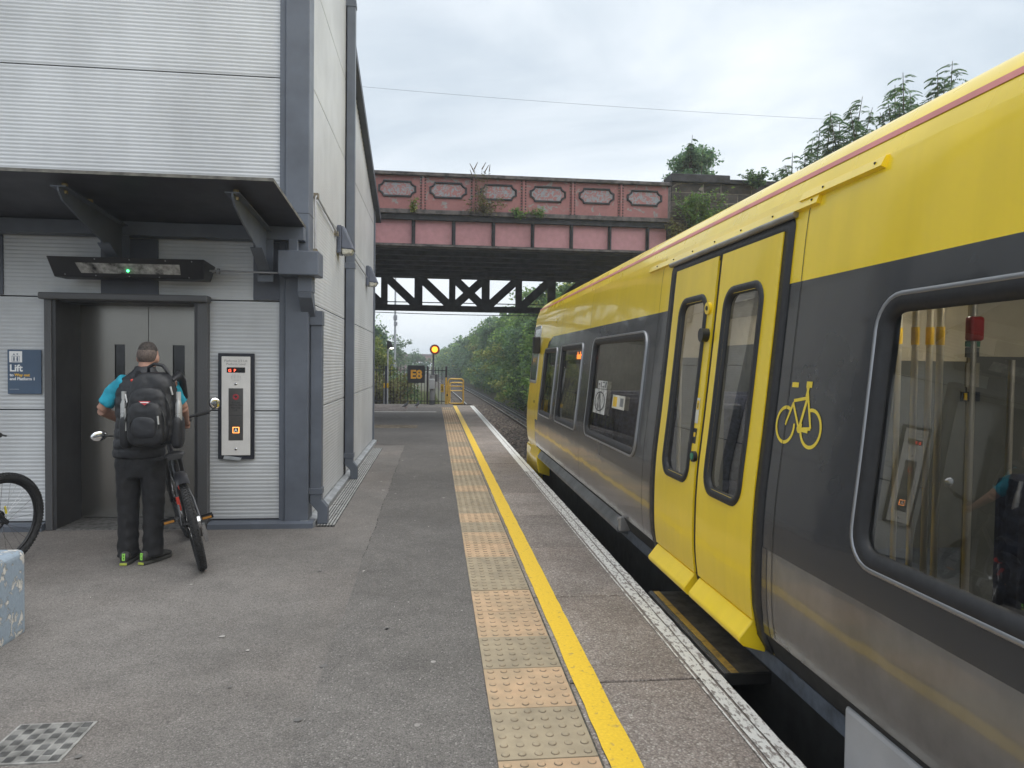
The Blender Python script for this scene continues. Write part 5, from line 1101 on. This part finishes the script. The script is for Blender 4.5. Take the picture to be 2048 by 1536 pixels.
A1 = [(1905,122,1.3),(1875,145,1.2),(1890,160,1.2),(1925,165,1.0),(1862,190,1.0),(1900,210,1.2),(1945,180,1.0),(1845,215,.8),(1930,215,1.2),(1880,230,1.2)]
A2 = [(1806,145,1.3),(1790,170,1.2),(1820,185,1.2),(1775,200,1.1),(1800,215,1.3),(1835,205,1.1),(1760,225,1.0),(1785,240,1.3),(1825,240,1.3),(1805,260,1.3),(1770,265,1.1)]
A3 = [(1725,193,1.2),(1700,215,1.1),(1745,215,1.1),(1680,235,1.1),(1715,240,1.3),(1660,225,1.2),(1690,265,1.3),(1740,255,1.2),(1720,280,1.3),(1665,265,1.1),(1700,300,1.2)]
A4 = [(1662,222,1.1),(1640,255,1.0),(1625,280,1.0),(1650,290,1.2),(1610,300,.9),(1635,315,1.1),(1585,305,.7),(1570,330,.7),(1595,335,.9),(1550,345,.6)]
for k, (A_, Yq, lb) in enumerate(((A1,15.5,'feathery leafed tree tallest behind the train roof'),(A2,16.0,'feathery leafed tree with a pointed top behind the train roof'),(A3,17.0,'broad feathery leafed tree behind the train roof'),(A4,18.2,'feathery leafed tree leaning toward the stone wall'))):
    T_ = tipset(A_, Yq, 1.0, k); cx = sum(t[0][0] for t in T_)/len(T_); mz = min(t[0][2] for t in T_)
    shoots('feathery_tree', (cx, Yq, mz-2.6), T_, 30+k, leaf_dk, lb)
    c_ = clumps(1.15,.9,1.0,60,70,.33,130+k)[0]+np.array([cx,Yq+.3,mz-.75])
    fr_ = [o for o in bpy.data.objects if o.get('label') == lb][0]
    link('lower_crown', mesh_np('lower_crown', *leaves_np(c_-np.array([cx,Yq,mz-2.6]), .12, 140+k, 2.4)), leaf_dk, fr_)
# wild plants rooted in the bridge ledge and stone wall
def wild(p, w_, h_, n_, size, mat, seed, label, stems=0):
    t = empty('wild_plant', p); tag(t, label, 'plant', 'wild plants growing on the bridge'); r = np.random.RandomState(seed); q = MB(); P_ = []
    for i in range(n_):
        a = r.uniform(0,6.28); tip = Vector((math.cos(a)*w_*r.uniform(.2,1), -abs(math.sin(a))*w_*.45-.05, h_*r.uniform(.15,1)-(.2*h_ if r.rand() < .4 else 0))); q.tube([(0,0,0), tip*.5+Vector((0,0,.06)), tip], [.008,.006,.003], 5)
        for g in np.linspace(.25,1,9): P_ += [tuple(Vector((0,0,0)).lerp(tip,g)+Vector(r.randn(3)*.035)) for _ in range(4)]
    for i in range(stems):
        tip = Vector((r.uniform(-.35,.35), -.08, h_*r.uniform(2.0,2.9))); q.tube([(r.uniform(-.1,.1),-.02,0), tip*.55, tip], [.008,.006,.004], 5); P_ += [tuple(tip*g+Vector(r.randn(3)*.04)) for g in np.linspace(.3,.9,10) for _ in range(2)]
        q.tube([tip, tip+Vector((r.uniform(-.10,.10),0,.16))], [.016,.006], 6)
    link('foliage', mesh_np('foliage', *leaves_np(np.array(P_), size, seed+1, 2.6)), mat, t); q.build('stem', M('dry_stem', (.10,.075,.05), .9), t); return t
YB = BY-.12
wild(at(965,424,Y=YB), .55,.36,16,.062,leaf_brown,1,'straggly flowering bush rooted in the bridge ledge with stems above the parapet',6)
wild(at(1035,432,Y=YB), .24,.20,10,.06,leaf_mid,2,'small green tuft hanging off the bridge ledge over the pink web')
wild(at(1075,432,Y=YB), .32,.18,8,.055,leaf_mid,3,'thin green weeds trailing along the bridge ledge')
wild(at(828,424,Y=YB), .10,.30,6,.06,leaf_yel,4,'single dry yellow weed on the bridge ledge')
wild(at(1395,462,Y=YB-.1), .75,.95,60,.085,leaf_mid,5,'big green bush growing out of the stone wall beside the girder end')
wild(at(1385,425,Y=YB), .30,.45,20,.07,leaf_mid,6,'upright green sapling on the stone wall face')
wild(at(1440,452,Y=YB), .5,.35,20,.09,leaf_brown,7,'dry brambles on the stone wall face above the train roof')
wild(at(1505,372,Y=YB), .42,.35,20,.09,leaf_dk,8,'ivy tuft spilling over the stone wall coping')
wild(at(1350,470,Y=YB-.1), .28,.5,14,.08,leaf_brown,9,'dry brown stems against the last pink web panel')
tree((at(1600,380,Y=19).x,19,4.2),1.5,1.0,.8,1.4,60,50,.35,.14,leaf_mid,95,'rounded bush behind the stone wall coping',.05)
# ------------------------------------------------------------------ bicycles
tyre_m = M('tyre_rubber', (.018,.018,.019), .8, var=.25, scale=40, bump=.002, bscale=160); rim_m = M('rim_black', (.02,.02,.022), .35, .4); chrome = M('chrome_parts', (.55,.55,.56), .2, 1.0); bikeb = M('bike_black', (.015,.015,.018), .35, coat=.3); red_r = M('reflector_red', (.62,.06,.04), .3); cable_b = M('cable_black', (.012,.012,.012), .5)
def wheel(par, c, R, r_t, ax=Vector((0,1,0)), fwd=Vector((1,0,0))):
    """wheel in the plane of fwd and up, axle along ax"""
    w_ = empty('wheel', c, 0, par); up = ax.cross(fwd).normalized()*-1
    n = 64; t = MB(); P = [ (fwd*math.cos(2*math.pi*i/n)+up*math.sin(2*math.pi*i/n))*(R-r_t) for i in range(n)]; t.tube(P, r_t, 12, closed=True)
    for i in range(90):
        a = 2*math.pi*i/90
        for s_, off in ((-1,0),(1,.5),(0,.25)):
            b = a+off*2*math.pi/90; rd = fwd*math.cos(b)+up*math.sin(b); tg = -fwd*math.sin(b)+up*math.cos(b); lean_ = (rd*math.cos(s_*.75)+ax*math.sin(s_*.75)).normalized()
            t.obox(rd*(R-r_t)+lean_*(r_t+.001), tg*.0065, lean_*.0035, lean_.cross(tg)*.008)
    t.build('tyre', tyre_m, w_)
    t = MB(); t.tube([(fwd*math.cos(2*math.pi*i/n)+up*math.sin(2*math.pi*i/n))*(R-2*r_t-.004) for i in range(n)], .013, 8, closed=True); t.build('rim', rim_m, w_)
    t = MB()
    for i in range(28):
        a = 2*math.pi*i/28; s_ = 1 if i % 2 else -1; a2 = a+(.5 if i % 4 < 2 else -.5); t.tube([(fwd*math.cos(a2)+up*math.sin(a2))*.025+ax*s_*.028, (fwd*math.cos(a)+up*math.sin(a))*(R-2*r_t)], .0014, 4)
    t.build('spokes', chrome, w_); MB().cyl(ax*-.055, ax*.055, .018, .018, 14).disc(ax*.045, ax, .080, .002, 24).build('hub', rim_m, w_); return w_
def bicycle(loc, heading, lean, steer, label, mirrors=False, accent=None, guard=False, name='bicycle'):
    root = empty(name, loc); tag(root, label, 'bicycle'); root.rotation_euler = (Matrix.Rotation(heading, 3, 'Z') @ Matrix.Rotation(lean, 3, 'X')).to_euler()
    R, rt, WB = .355, .029, 1.09; Yv, Xv = Vector((0,1,0)), Vector((1,0,0))
    wheel(root, (0,0,R), R, rt)
    ha, hb = Vector((WB-.36,0,.93)), Vector((WB-.305,0,.77)); bbk, sc_, sr = Vector((.44,0,.30)), Vector((.285,0,.70)), Vector((0,0,R))
    f = MB(); f.tube([ha,hb],.021,10).tube([hb,bbk],.021,10).tube([ha+Vector((.01,0,-.03)),sc_],.018,10).tube([sc_+Vector((-.03,0,.08)),bbk],.017,10).cyl(bbk-Yv*.045,bbk+Yv*.045,.025)
    for s_ in (-1,1): f.tube([bbk+Yv*s_*.03+Vector((-.02,0,0)), Vector((.16,s_*.055,.335)), sr+Yv*s_*.065],.010,8).tube([sc_+Yv*s_*.012, Vector((.13,s_*.055,.51)), sr+Yv*s_*.065],.009,8)
    f.build('frame', bikeb, root)
    MB().tube([sc_+Vector((-.02,0,.06)), Vector((.235,0,.83))],.0135,10).build('seat_post', bikeb, root)
    sd_ = MB(); rings = []
    for u, wd, zt in ((-.135,.055,.87),(-.12,.075,.885),(-.05,.066,.885),(.03,.035,.875),(.10,.020,.872),(.135,.010,.865)):
        rings.append([(.235+u, wd*math.cos(2*math.pi*j/12), zt-.018+.020*math.sin(2*math.pi*j/12)) for j in range(12)])
    sd_.loft(rings).build('saddle', M('saddle_black', (.02,.02,.022), .6), root)
    # steered assembly
    st = empty('steering', (WB-.33,0,.85), 0, root); axis = (ha-hb).normalized(); st.rotation_mode = 'QUATERNION'
    from mathutils import Quaternion
    st.rotation_quaternion = Quaternion(axis, steer); o0 = Vector((WB-.33,0,.85))
    def L_(p): return Vector(p)-o0
    wc = Vector((WB,0,R)); k = MB()
    for s_ in (-1,1): k.tube([L_(hb+Vector((.02,s_*.055,-.03))), L_(hb+Vector((.09,s_*.058,-.20))), L_(wc+Yv*s_*.06)],[.018,.017,.012],10)
    k.bar(L_(hb+Vector((.01,-.07,-.01))),L_(hb+Vector((.01,.07,-.01))),.045,.05); k.tube([L_(ha),L_(ha+Vector((-.02,0,.06))),L_(ha+Vector((.06,0,.10)))],.016,10); fk = k.build('fork', bikeb, st)
    if accent: MB().obox(L_(wc+Vector((-.035,-.075,.10))),Vector((.007,0,-.028)),Vector((0,.003,0)),Vector((.006,0,.002))).build('fork_decal', accent, fk)
    bc = ha+Vector((.06,0,.10)); k = MB(); k.tube([L_(bc+Vector((-.07,-.36,.03))),L_(bc+Vector((-.02,-.16,.025))),L_(bc+Vector((0,-.05,0))),L_(bc+Vector((0,.05,0))),L_(bc+Vector((-.02,.16,.025))),L_(bc+Vector((-.07,.36,.03)))],.0125,10); hbo = k.build('handlebar', bikeb, st)
    for s_ in (-1,1):
        MB().tube([L_(bc+Vector((-.07,s_*.36,.03))),L_(bc+Vector((-.047,s_*.255,.028)))],.0175,10).build('grip', tyre_m, hbo)
        MB().tube([L_(bc+Vector((-.03,s_*.20,.03))),L_(bc+Vector((.03,s_*.22,.02))),L_(bc+Vector((.005,s_*.33,.015)))],.006,8).ell(L_(bc+Vector((-.02,s_*.20,.0))),.025,.02,.018).build('brake_lever', cable_b, hbo)
        MB().tube([L_(bc+Vector((-.0,s_*.18,.02))),L_(bc+Vector((.10,s_*.08,.0))),L_(bc+Vector((.08,s_*.03,-.15))),L_(hb+Vector((.05,s_*.05,-.12)))],.004,6).build('cable', cable_b, hbo)
        if mirrors:
            p0 = bc+Vector((-.07,s_*.36,.03)); pm = p0+Vector((.01,s_*(.045 if s_ < 0 else .085),.055 if s_ < 0 else .03)); MB().tube([L_(p0),L_(p0+Vector((0,s_*.06,.02))),L_(pm)],.006,8).build('mirror_arm', cable_b, hbo)
            mo = MB().ell(L_(pm+Vector((.012,s_*.02,.0))),.012,.062 if s_ > 0 else .048,.042 if s_ > 0 else .055,18,10).build('mirror', cable_b, hbo); MB().ell(L_(pm+Vector((.002,s_*.02,.0))),.006,.056 if s_ > 0 else .042,.037 if s_ > 0 else .049,18,10).build('mirror_glass', M('mirror_glass', (.85,.85,.86), .03, 1.0), mo)
    w2 = wheel(st, L_(wc), R, rt)
    # drivetrain
    MB().disc(bbk-Yv*.05, Yv, .085, .006, 28).build('chainring', rim_m, root)
    for s_, a in ((-1,-.35),(1,math.pi-.35)):
        e_ = bbk+Yv*s_*.075+Vector((math.cos(a)*.17,0,math.sin(a)*.17)); MB().tube([bbk+Yv*s_*.06, e_],[.013,.010],8).build('crank', rim_m, root)
        pd = MB().box(e_.x-.045,e_.x+.045,e_.y+s_*.02-.0,e_.y+s_*.115,e_.z-.010,e_.z-.004).box(e_.x-.045,e_.x-.037,e_.y+s_*.02,e_.y+s_*.115,e_.z-.014,e_.z+.014).box(e_.x+.037,e_.x+.045,e_.y+s_*.02,e_.y+s_*.115,e_.z-.014,e_.z+.014).build('pedal', rim_m, root); MB().box(e_.x-.048,e_.x-.0455,e_.y+s_*.03,e_.y+s_*.10,e_.z-.009,e_.z+.009).build('pedal_reflector', M('reflector_amber', (.45,.20,.03), .4), pd)
    ch = MB().tube([bbk+Vector((.0,-.05,.085)),Vector((0,-.05,R+.04))],.005,6).tube([bbk+Vector((0,-.05,-.085)),Vector((.03,-.05,R-.12)),Vector((.02,-.05,R-.06))],.005,6).build('chain', M('chain_steel', (.20,.19,.18), .4, .8), root)
    MB().disc((0,-.05,R),(0,1,0),.055,.02,20).box(-.02,.05,-.085,-.06,R-.16,R-.03).build('derailleur', chrome, root)
    if guard:
        P_ = [Vector((math.cos(a)*(R+.03),0,R+math.sin(a)*(R+.03))) for a in np.linspace(1.35,2.1,9)]; g_ = MB()
        V_ = [];
        for p in P_:
            d_ = (p-Vector((0,0,R))).normalized(); V_ += [p+Vector((0,y_,0))+d_*zz for y_, zz in ((-.045,-.012),(-.03,.008),(0,.014),(.03,.008),(.045,-.012))]
        g_.add(V_, [(i*5+j,i*5+j+1,(i+1)*5+j+1,(i+1)*5+j) for i in range(8) for j in range(4)], True).build('mudguard', bikeb, root, fix=False)
        MB().box(.10,.15,-.028,.028,.60,.67).build('rear_light', red_r, root, bevel=.012); MB().obox((.115,.050,.50),Vector((.006,0,.0)),Vector((0,.011,0)),Vector((-.012,0,.055))).build('frame_reflector', red_r, root)
    return root
b1 = at(405,1137,Z=0)
bicycle((b1.x+.0, b1.y, .0), math.radians(113), math.radians(-12), math.radians(6), 'black bicycle with handlebar mirrors held upright by the man', True, None, True)
cw = at(-4,1026,Y=5.5); hb2 = 1.33
bicycle((cw.x-1.09*math.cos(hb2), cw.y-1.09*math.sin(hb2), 0), hb2, math.radians(2), math.radians(-4), 'black knobbly tyred mountain bike behind the blue concrete block', False, M('fork_yellow', (.65,.55,.05), .4))
# ------------------------------------------------------------------ the man
def blend(mb, name, mat, parent, vox=.012, smooth=6, disp=None, fn=None, sub=0):
    o = link(name, mb.mesh(name), mat, None); md = o.modifiers.new('remesh','REMESH'); md.mode = 'VOXEL'; md.voxel_size = vox; md.use_smooth_shade = True
    sm = o.modifiers.new('smooth','SMOOTH'); sm.factor = .5; sm.iterations = smooth
    if disp:
        tx = bpy.data.textures.new(name+'_folds','CLOUDS'); tx.noise_scale = disp[1]; dm = o.modifiers.new('folds','DISPLACE'); dm.texture = tx; dm.strength = disp[0]; dm.mid_level = .5
    bpy.context.view_layer.update(); me = bpy.data.meshes.new_from_object(o.evaluated_get(bpy.context.evaluated_depsgraph_get())); bpy.data.objects.remove(o)
    if fn:
        n = len(me.vertices); co = np.zeros(n*3,dtype=np.float32); no = np.zeros(n*3,dtype=np.float32); me.vertices.foreach_get('co',co); me.vertex_normals.foreach_get('vector',no) if hasattr(me,'vertex_normals') else me.vertices.foreach_get('normal',no); co = co.reshape(-1,3); no = no.reshape(-1,3); me.vertices.foreach_set('co', fn(co,no).astype(np.float32).ravel()); me.update()
    me.materials.clear(); me.polygons.foreach_set('use_smooth',[True]*len(me.polygons)); return link(name, me, mat, parent)
def H(rings, n=20):
    """rings (x, y, z, rx, ry) stacked upward"""
    return [[Vector((x+rx*math.cos(2*math.pi*j/n), y+ry*math.sin(2*math.pi*j/n), z)) for j in range(n)] for x, y, z, rx, ry in rings]
mp_ = at(283,1122,Z=0); man = empty('person', (mp_.x, mp_.y, 0)); tag(man, 'man with a black backpack and quilted vest facing the lift door', 'person')
skin = M('skin', (.36,.20,.145), .55, var=.08, scale=8, spec=.4); vest_m = M('quilted_vest_black', (.011,.0115,.015), .55, var=.2, scale=14); tee_m = M('tshirt_turquoise', (.015,.30,.42), .85, var=.1, scale=12, bump=.002, bscale=30); trou_m = M('trousers_black', (.010,.010,.012), .8, var=.25, scale=10, bump=.002, bscale=140)
hairm = M('hair_dark', (.045,.036,.031), .8, var=.35, scale=60, bump=.003, bscale=220); hairs = M('hair_shaved', (.105,.078,.066), .8, var=.2, scale=70)
lsh, rsh = Vector((-.155,.02,1.375)), Vector((.210,.03,1.375)); lel, rel = Vector((-.312,.02,1.165)), Vector((.268,.15,1.18)); lwr, rwr = Vector((-.235,.27,1.05)), Vector((.20,.42,1.04))
b = MB()
b.loft(H([(.005,0,.80,.15,.10),(.005,0,.90,.17,.115),(.01,0,1.02,.165,.11),(.01,.0,1.2,.175,.115),(.012,.01,1.34,.17,.10),(.014,.02,1.41,.11,.08),(.018,.035,1.46,.060,.060),(.022,.05,1.53,.055,.060)]))
for s_ in (-1,1): b.loft(H([(s_*.085,-.01,.08,.042,.05),(s_*.085,-.01,.25,.052,.058),(s_*.085,.0,.45,.062,.066),(s_*.09,0,.65,.08,.085),(s_*.085,0,.84,.09,.10)]))
b.ell((.026,.075,1.585),.074,.093,.105,18,14); b.ell((.026,.125,1.545),.05,.055,.065)                                       # skull, jaw
b.ell((.026,.170,1.575),.014,.020,.022,10,8); 
for s_ in (-1,1): b.ell((.026+s_*.077,.068,1.565),.012,.022,.034,10,8)                                                  # ears
b.tube([lsh,lel],[.058,.044],12).tube([lel,lwr],[.044,.028],12).tube([rsh,rel],[.058,.044],12).tube([rel,rwr],[.044,.028],12)
for wr_, s_ in ((lwr,-1),(rwr,1)):
    d_ = Vector((.05*-s_,.10,-.02)).normalized(); b.ell(wr_+d_*.045,.040,.048,.022)
    for k in range(4):
        p0 = wr_+d_*.075+Vector((s_*(.028-.018*k),0,.0)); ln_ = (.032,.036,.034,.027)[k]; b.tube([p0,p0+Vector((0,ln_,-.012)),p0+Vector((0,ln_*1.0,-.035)),p0+Vector((0,ln_*.2,-.045))],[.010,.0095,.009,.008],8)
    p0 = wr_+d_*.03+Vector((-s_*.03,0,-.004)); b.tube([p0,p0+Vector((-s_*.02,.03,-.018)),p0+Vector((-s_*.008,.05,-.035))],[.012,.010,.008],8)
blend(b, 'body', skin, man, .0085, 4)
for s_ in (-1,1): MB().ell((.026+s_*.030,.156,1.592),.011,.008,.007,10,6).build('eye', M('eye_white', (.6,.6,.58), .3), man)
MB().box(.004,.048,.168,.174,1.525,1.531).build('mouth', M('lip', (.28,.10,.09), .5), man)
h = MB(); h.ell((.026,.066,1.624),.070,.088,.074,20,12); blend(h, 'hair', hairm, man, .006, 3, (.005,.012))
h = MB(); h.ell((.026,.052,1.592),.0768,.0845,.080,20,12); blend(h, 'hair_sides', hairs, man, .008, 4)
t = MB(); t.tube([lsh+Vector((.05,0,.0)),lsh.lerp(lel,.3),lsh.lerp(lel,.80)],[.084,.070,.064],14).tube([rsh+Vector((-.05,0,0)),rsh.lerp(rel,.3),rsh.lerp(rel,.80)],[.084,.070,.064],14).loft(H([(.01,0,1.0,.18,.125),(.01,0,1.25,.185,.12),(.012,.01,1.38,.16,.10),(.014,.025,1.44,.085,.075)])); blend(t, 'tshirt', tee_m, man, .011, 5, (.022,.10))
t = MB(); t.loft(H([(-.012,-.005,.81,.190,.145),(-.010,-.005,.86,.194,.15),(.0,-.005,.98,.195,.148),(.02,-.005,1.10,.202,.147),(.035,0,1.25,.226,.145),(.042,.01,1.34,.232,.125),(.038,.018,1.40,.21,.105),(.014,.025,1.44,.12,.092),(.018,.035,1.475,.082,.082),(.02,.04,1.505,.078,.08)]))
def quilt(co, no):
    a = np.abs(np.sin(np.pi*(co[:,2]-.80)/.078))**.45; s = np.where(co[:,2] < 1.42, 1.0, .4); w_ = .3*np.sin(co[:,0]*60+co[:,2]*40)*np.sin(co[:,2]*90+co[:,0]*25); return co+no*((a-.6)*.011+w_*.006)[:,None]*s[:,None]
blend(t, 'vest', vest_m, man, .0085, 4, (.012,.06), quilt)
t = MB()
t.loft(H([(0,-.005,.66,.155,.12),(0,-.005,.75,.178,.132),(-.002,-.005,.86,.178,.135),(0,-.005,.93,.17,.13)]))
for s_, x0 in ((-1,-.090),(1,.090)):
    t.loft(H([(x0+s_*.006,-.015,.055,.078,.090),(x0+s_*.006,-.015,.12,.074,.084),(x0+s_*.006,-.01,.28,.074,.082),(x0+s_*.008,-.005,.45,.080,.088),(x0+s_*.004,-.005,.62,.090,.105),(x0+s_*.004,-.005,.80,.098,.118)]))
def folds(co, no):
    z = co[:,2]; f = .6*np.abs(np.sin(z*34+np.sin(co[:,0]*26+z*5)*2.1+co[:,1]*14))+.4*np.sin(z*61-co[:,0]*48+co[:,1]*30)-.3; amp = np.interp(z,[.05,.2,.45,.6,.75,.95],[.010,.006,.004,.003,.004,.001]); return co+no*(f*amp)[:,None]
blend(t, 'trousers', trou_m, man, .009, 3, (.005,.08), folds)
shoe_m = M('shoe_dark', (.05,.05,.048), .7, var=.3, scale=40, bump=.002, bscale=80); sole_m = M('shoe_sole', (.045,.045,.04), .8); lime = M('shoe_lime', (.32,.72,.12), .5)
for s_, rz in ((-1,.05),(1,-.42)):
    so = empty('shoe', (s_*.088,-.03,0), rz, man); q = MB(); rg = []
    for u, wd, hh in ((-.095,.020,.055),(-.085,.036,.085),(-.045,.040,.088),(.02,.043,.080),(.09,.050,.062),(.15,.047,.045),(.185,.030,.034),(.195,.012,.026)):
        rg.append([Vector((wd*math.cos(2*math.pi*j/14), u, .018+hh/2+hh/2*math.sin(2*math.pi*j/14))) for j in range(14)])
    q.loft(rg); blend(q, 'upper', shoe_m, so, .007, 3)
    outl = [(-.03,-.10),(.03,-.10),(.044,-.05),(.044,.03),(.053,.10),(.045,.165),(.015,.20),(-.02,.20),(-.047,.165),(-.053,.10),(-.044,.03),(-.044,-.05)]
    MB().prism(outl, lambda u,v,d: (u,v,d), .0, .026).build('sole', sole_m, so, bevel=.006); MB().box(-.026,.026,-.106,-.098,.006,.022).build('heel_flash', M('shoe_heel_lime', (.42,.48,.08), .5), so)
    for k, (a0, a1) in enumerate(((-.010,.010),(-.010,-.002),(-.010,.010),(.002,.010),(-.010,.010))): MB().box(a0,a1,-.1005,-.092,.040+k*.011,.047+k*.011).build('heel_tab', lime, so)
    MB().box(-.010,-.005,-.100,-.090,.04,.092).box(.006,.010,-.100,-.090,.04,.092).build('heel_strip', lime, so)
# ---- backpack
bp = empty('backpack', (mp_.x+.155, mp_.y-.15, .90)); tag(bp, 'bulging black backpack with grey zips worn by the man', 'backpack')
packm = M('pack_nylon', (.010,.0105,.013), .5, var=.2, scale=16, bump=.0012, bscale=180); packg = M('pack_gloss', (.014,.0145,.018), .38, var=.15, scale=9); zipm = M('zip_silver', (.50,.50,.49), .35, .6)
def sup(cx, cy, cz, rx, ry, rz, n=22, m=16, e=.55, taper=0.0):
    rg = []
    for i in range(1, m):
        v = math.pi*i/m-math.pi/2; cvv = abs(math.cos(v))**e; sv = math.copysign(abs(math.sin(v))**e, math.sin(v)); tp = 1-taper*(sv*.5+.5)
        rg.append([Vector((cx+rx*tp*cvv*math.copysign(abs(math.cos(a))**e, math.cos(a)), cy+ry*cvv*math.copysign(abs(math.sin(a))**e, math.sin(a)), cz+rz*sv)) for a in [2*math.pi*j/n for j in range(n)]])
    return rg
q = MB(); q.loft(sup(0,-.02,.29,.185,.105,.275,e=.5,taper=.22)); blend(q, 'main_bag', packm, bp, .010, 3, (.018,.09))
q = MB(); q.loft(sup(0,-.095,.245,.155,.075,.215,e=.5,taper=.2)); blend(q, 'middle_pocket', packm, bp, .009, 3, (.012,.07))
q = MB(); q.loft(sup(.0,-.145,.19,.135,.055,.165,e=.5,taper=.15)); blend(q, 'front_pocket', packm, bp, .009, 3, (.010,.06))
q = MB(); q.loft(sup(.0,-.178,.165,.095,.032,.085,e=.6,taper=.1)); blend(q, 'lower_panel', packg, bp, .008, 3, (.006,.05))
def archp(w_, z0, z1, y_, n=20): return [Vector((w_*math.cos(t)*(1 if abs(math.cos(t)) < .98 else 1), y_+.02*math.sin(t), z0+(z1-z0)*math.sin(t)**.7)) for t in np.linspace(0, math.pi, n)]
for w_, z0, z1, y_ in ((.162,.17,.455,-.128),(.140,.13,.352,-.178),(.100,.15,.262,-.205)): MB().tube(archp(w_,z0,z1,y_), .0042, 6).build('zip_line', cable_b, bp)
for p0, p1 in (((-.165,-.10,.40),(-.145,-.115,.335)),((-.155,-.13,.30),(-.150,-.135,.22)),((-.140,-.16,.205),(-.134,-.17,.14)),((.098,-.20,.25),(.106,-.205,.19)),((.150,-.10,.46),(.165,-.10,.40))): MB().tube([p0,p1],[.0075,.006],6).build('zip_pull', zipm, bp)
MB().tube([(-.055,.03,.545),(-.045,.01,.60),(0,.0,.625),(.06,.0,.615),(.10,.01,.555)], .013, 8).build('top_handle', packm, bp)
MB().prism([(-.04,.012),(.04,.012),(.02,-.004),(0,-.018),(-.02,-.004)], lambda u,v,d: (.01+u,d,.345+v), -.208,-.203).build('badge', M('badge_red', (.50,.05,.06), .4), bp); MB().box(-.018,.038,-.2105,-.207,.345,.352).build('badge_text', whitep, bp)
for x0 in (-.13,.12): MB().tube([(x0,-.0,.50),(x0*1.15,.10,.545),(x0*1.1,.20,.50),(x0*1.1,.27,.36)], [.020,.028,.028,.02], 8).build('shoulder_strap', packm, bp)
MB().ell((-.155,.0,.50),.016,.012,.012).build('strap_tag', red_r, bp)
MB().tube([(-.19,-.03,.34),(-.165,-.06,.35),(-.14,-.1,.36)],[.018,.014,.012],8).build('compression_strap', packm, bp)
def bottle(p, h_, label):
    o = empty('bottle', p); tag(o, label, 'bottle', 'bottles in the backpack side pockets'); MB().tube([(0,0,0),(0,0,h_*.62),(0,0,h_*.72),(0,0,h_*.78)],[.025,.025,.017,.015],14).build('flask', M('flask_silver', (.40,.40,.39), .3, .5, var=.08), o); MB().cyl((0,0,h_*.78),(0,0,h_),.017,.017,12).build('cap', M('flask_cap', (.45,.45,.44), .35), o)
for x0, lb in ((-.195,'silver bottle in the elbow side pocket of the backpack'),(.19,'silver bottle in the backpack pocket next to the handlebar')):
    q = MB(); q.loft(sup(x0*.94,-.03,.12,.040,.065,.125,e=.55)); blend(q, 'side_pocket', packm, bp, .009, 3); bottle((mp_.x+.155+x0, mp_.y-.15-.05, .90+.17), .25, lb)
# ------------------------------------------------------------------ move every root to its thing's foot
def rebase(root, loc):
    loc = Vector(loc); root.location = loc
    for ch in root.children: ch.location = Vector(ch.location)-loc
rebase(tower, (-3.6, 9.5, 0)); rebase(train, (TC, 1.8, -.91)); rebase(br, (-1, 19.2, 4.2)); rebase(sw, (8.5, BY, -1.2)); rebase(fe, (-2.6, FY, 0)); man.scale = (.95,1,1)

# ------------------------------------------------------------------ thin haze, added to lift the darks under the bridge and fade far trees
hm = bpy.data.materials.new('added_haze'); hm.use_nodes = True; hm.node_tree.nodes.clear()
ho = N(hm.node_tree, 'ShaderNodeOutputMaterial'); hv = N(hm.node_tree, 'ShaderNodeVolumePrincipled', i_Density=0.0021); hv.inputs['Color'].default_value = (.86,.92,1.0,1); hv.inputs['Anisotropy'].default_value = .2
hm.node_tree.links.new(hv.outputs[0], ho.inputs['Volume'])
tag(MB().box(-330,330,-210,470,-2.3,13.6).build('haze', hm), 'thin pale haze added over the whole station to lift its darks', 'haze', kind='stuff')
sc.cycles.volume_bounces = 1
